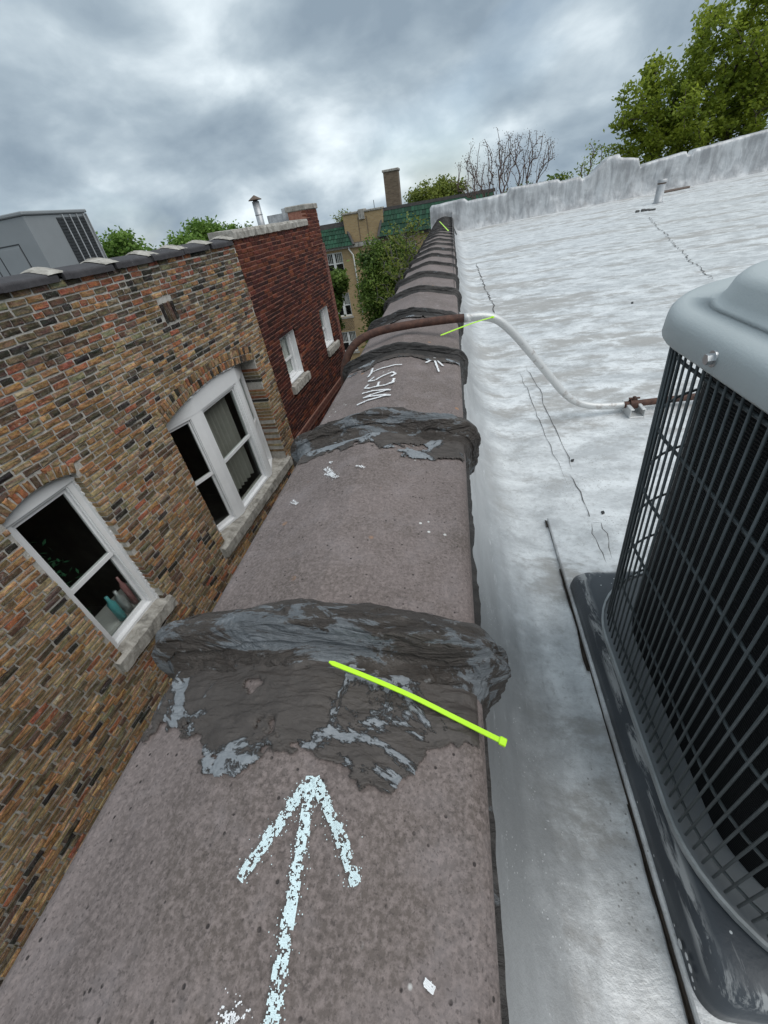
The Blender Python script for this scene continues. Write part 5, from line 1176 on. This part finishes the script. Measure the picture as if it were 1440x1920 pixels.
# nearly bare tree
tree('bare_tree', 'almost leafless tree with upright reddish twigs behind the silver parapet', (1.6, 20.4, -10.95), [(0.9, 20.4, 0.55, 0.95, .8, 0.95), (1.9, 20.4, 0.75, 1.1, .8, 1.15), (2.9, 20.4, 0.75, 1.1, .8, 1.0), (2.0, 20.4, -0.6, 1.2, .8, .7)], 420, 8, 0.026, 'leaf_bud', 12, 0.085, 'twig_red', spread=0.07, up=1.0, shell=0.5, twig=0.007, mb=0.8)
p = Q(1065, 330, 21)
tree('sapling', 'thin budding sapling poking above the silver parapet beside the large tree', (4.9, 21, -10.95), [(4.5, 21, -0.1, 0.35, .3, 0.5), (5.2, 21, 0.3, 0.5, .3, 0.9)], 30, 14, 0.05, 'leaf_spring', 16, 0.05, 'twig_red', spread=0.10, up=1.0, twig=0.009, mb=0.8)
tree('shrub_tree', 'low dark green treetop just showing over the silver parapet', (4.3, 24, -10.95), [(4.2, 24, -0.45, 0.9, .7, 0.75), (3.0, 24, -0.5, 1.0, .7, 0.5)], 90, 30, 0.08, 'leaf_maple', 18, 0.1, spread=0.14)
# street trees before the yellow building
tree('maple_tree', 'dense dark green maple in front of the yellow building', (-4.2, 25.5, -10.95), [(-4.0, 25, -3.6, 1.3, 1.3, 1.9), (-3.3, 25, -2.4, 1.6, 1.3, 1.3), (-3.9, 25, -5.8, 1.25, 1.4, 1.6), (-2.9, 25.4, -4.2, 1.5, 1.3, 1.8), (-4.2, 25, -2.1, .9, .9, .9), (-3.3, 25, -7.6, 1.5, 1.5, 1.3)], 560, 75, 0.095, 'leaf_maple', 23, 0.22, spread=0.22, shell=0.4)
tree('maple_tree', 'smaller green maple crown overlapping the yellow building windows', (-7.5, 26.3, -10.95), [(-6.65, 26, -3.0, .46, .5, .6), (-7.0, 26, -3.9, .40, .5, .6), (-7.3, 26, -5.1, .36, .5, .7)], 100, 50, 0.12, 'leaf_maple', 27, 0.09, spread=0.14, shell=0.4)
tree('twiggy_tree', 'grey branching tree with scattered young leaves beside the coping end', (-2.2, 22, -10.95), [(-2.4, 22, -2.3, 1.4, 1, 1.4), (-1.9, 22, -1.0, 1.2, .9, .8), (-2.9, 22, -3.4, 1.2, .9, .7)], 170, 9, 0.075, 'leaf_yellow', 33, 0.10, 'concrete_bark', spread=0.14, twig=0.010, shell=0.5)
tree('far_tree', 'yellow green feathery tree behind the green mansard roof', (-1.6, 44, -10.95), [(-2.3, 44, 0.0, 1.9, 1.5, 1.1), (-0.6, 44, .2, 1.6, 1.5, 1.25)], 150, 60, 0.13, 'leaf_yellow', 41, 0.2, spread=0.28, up=.6, mb=.7)
tree('far_tree', 'thin pale treetop behind the yellow brick gable', (-10.4, 47, -10.95), [(-10.4, 47, -.2, .9, .8, .75)], 40, 14, 0.09, 'leaf_yellow', 44, 0.1, spread=0.2, up=.6)
tree('rounded_tree', 'small rounded green treetop beside the grey rooftop unit', (-30, 41, -10.95), [(-30, 40.2, -1.0, 2.2, 2.6, 2.4), (-30.5, 43, -1.6, 2, 2.2, 2.0)], 260, 60, 0.2, 'leaf_far', 51, 0.3, spread=0.42, shell=.4)
tree('rounded_tree', 'broad rounded green treetop behind the dark coping tiles', (-30, 56, -10.95), [(-30, 51, -1.1, 2.5, 3.2, 2.1), (-30, 56, -0.6, 2.8, 3.6, 2.4), (-30, 61, -1.0, 2.8, 3.6, 2.2)], 420, 60, 0.22, 'leaf_far', 55, 0.35, spread=0.45, shell=.4)
tree('rounded_tree', 'dark far treetop low behind the stone coping', (-30, 68, -10.95), [(-30, 67, -1.4, 2.4, 3.2, 2.0)], 120, 50, 0.22, 'leaf_maple', 59, 0.3, spread=0.45)

# ------------------------------------------------------------------ everything was measured from the phone: lift the place onto the ground
for o in SC.objects:
    if o.parent is None and o.type in ('MESH', 'EMPTY'): o.location.z += ZC
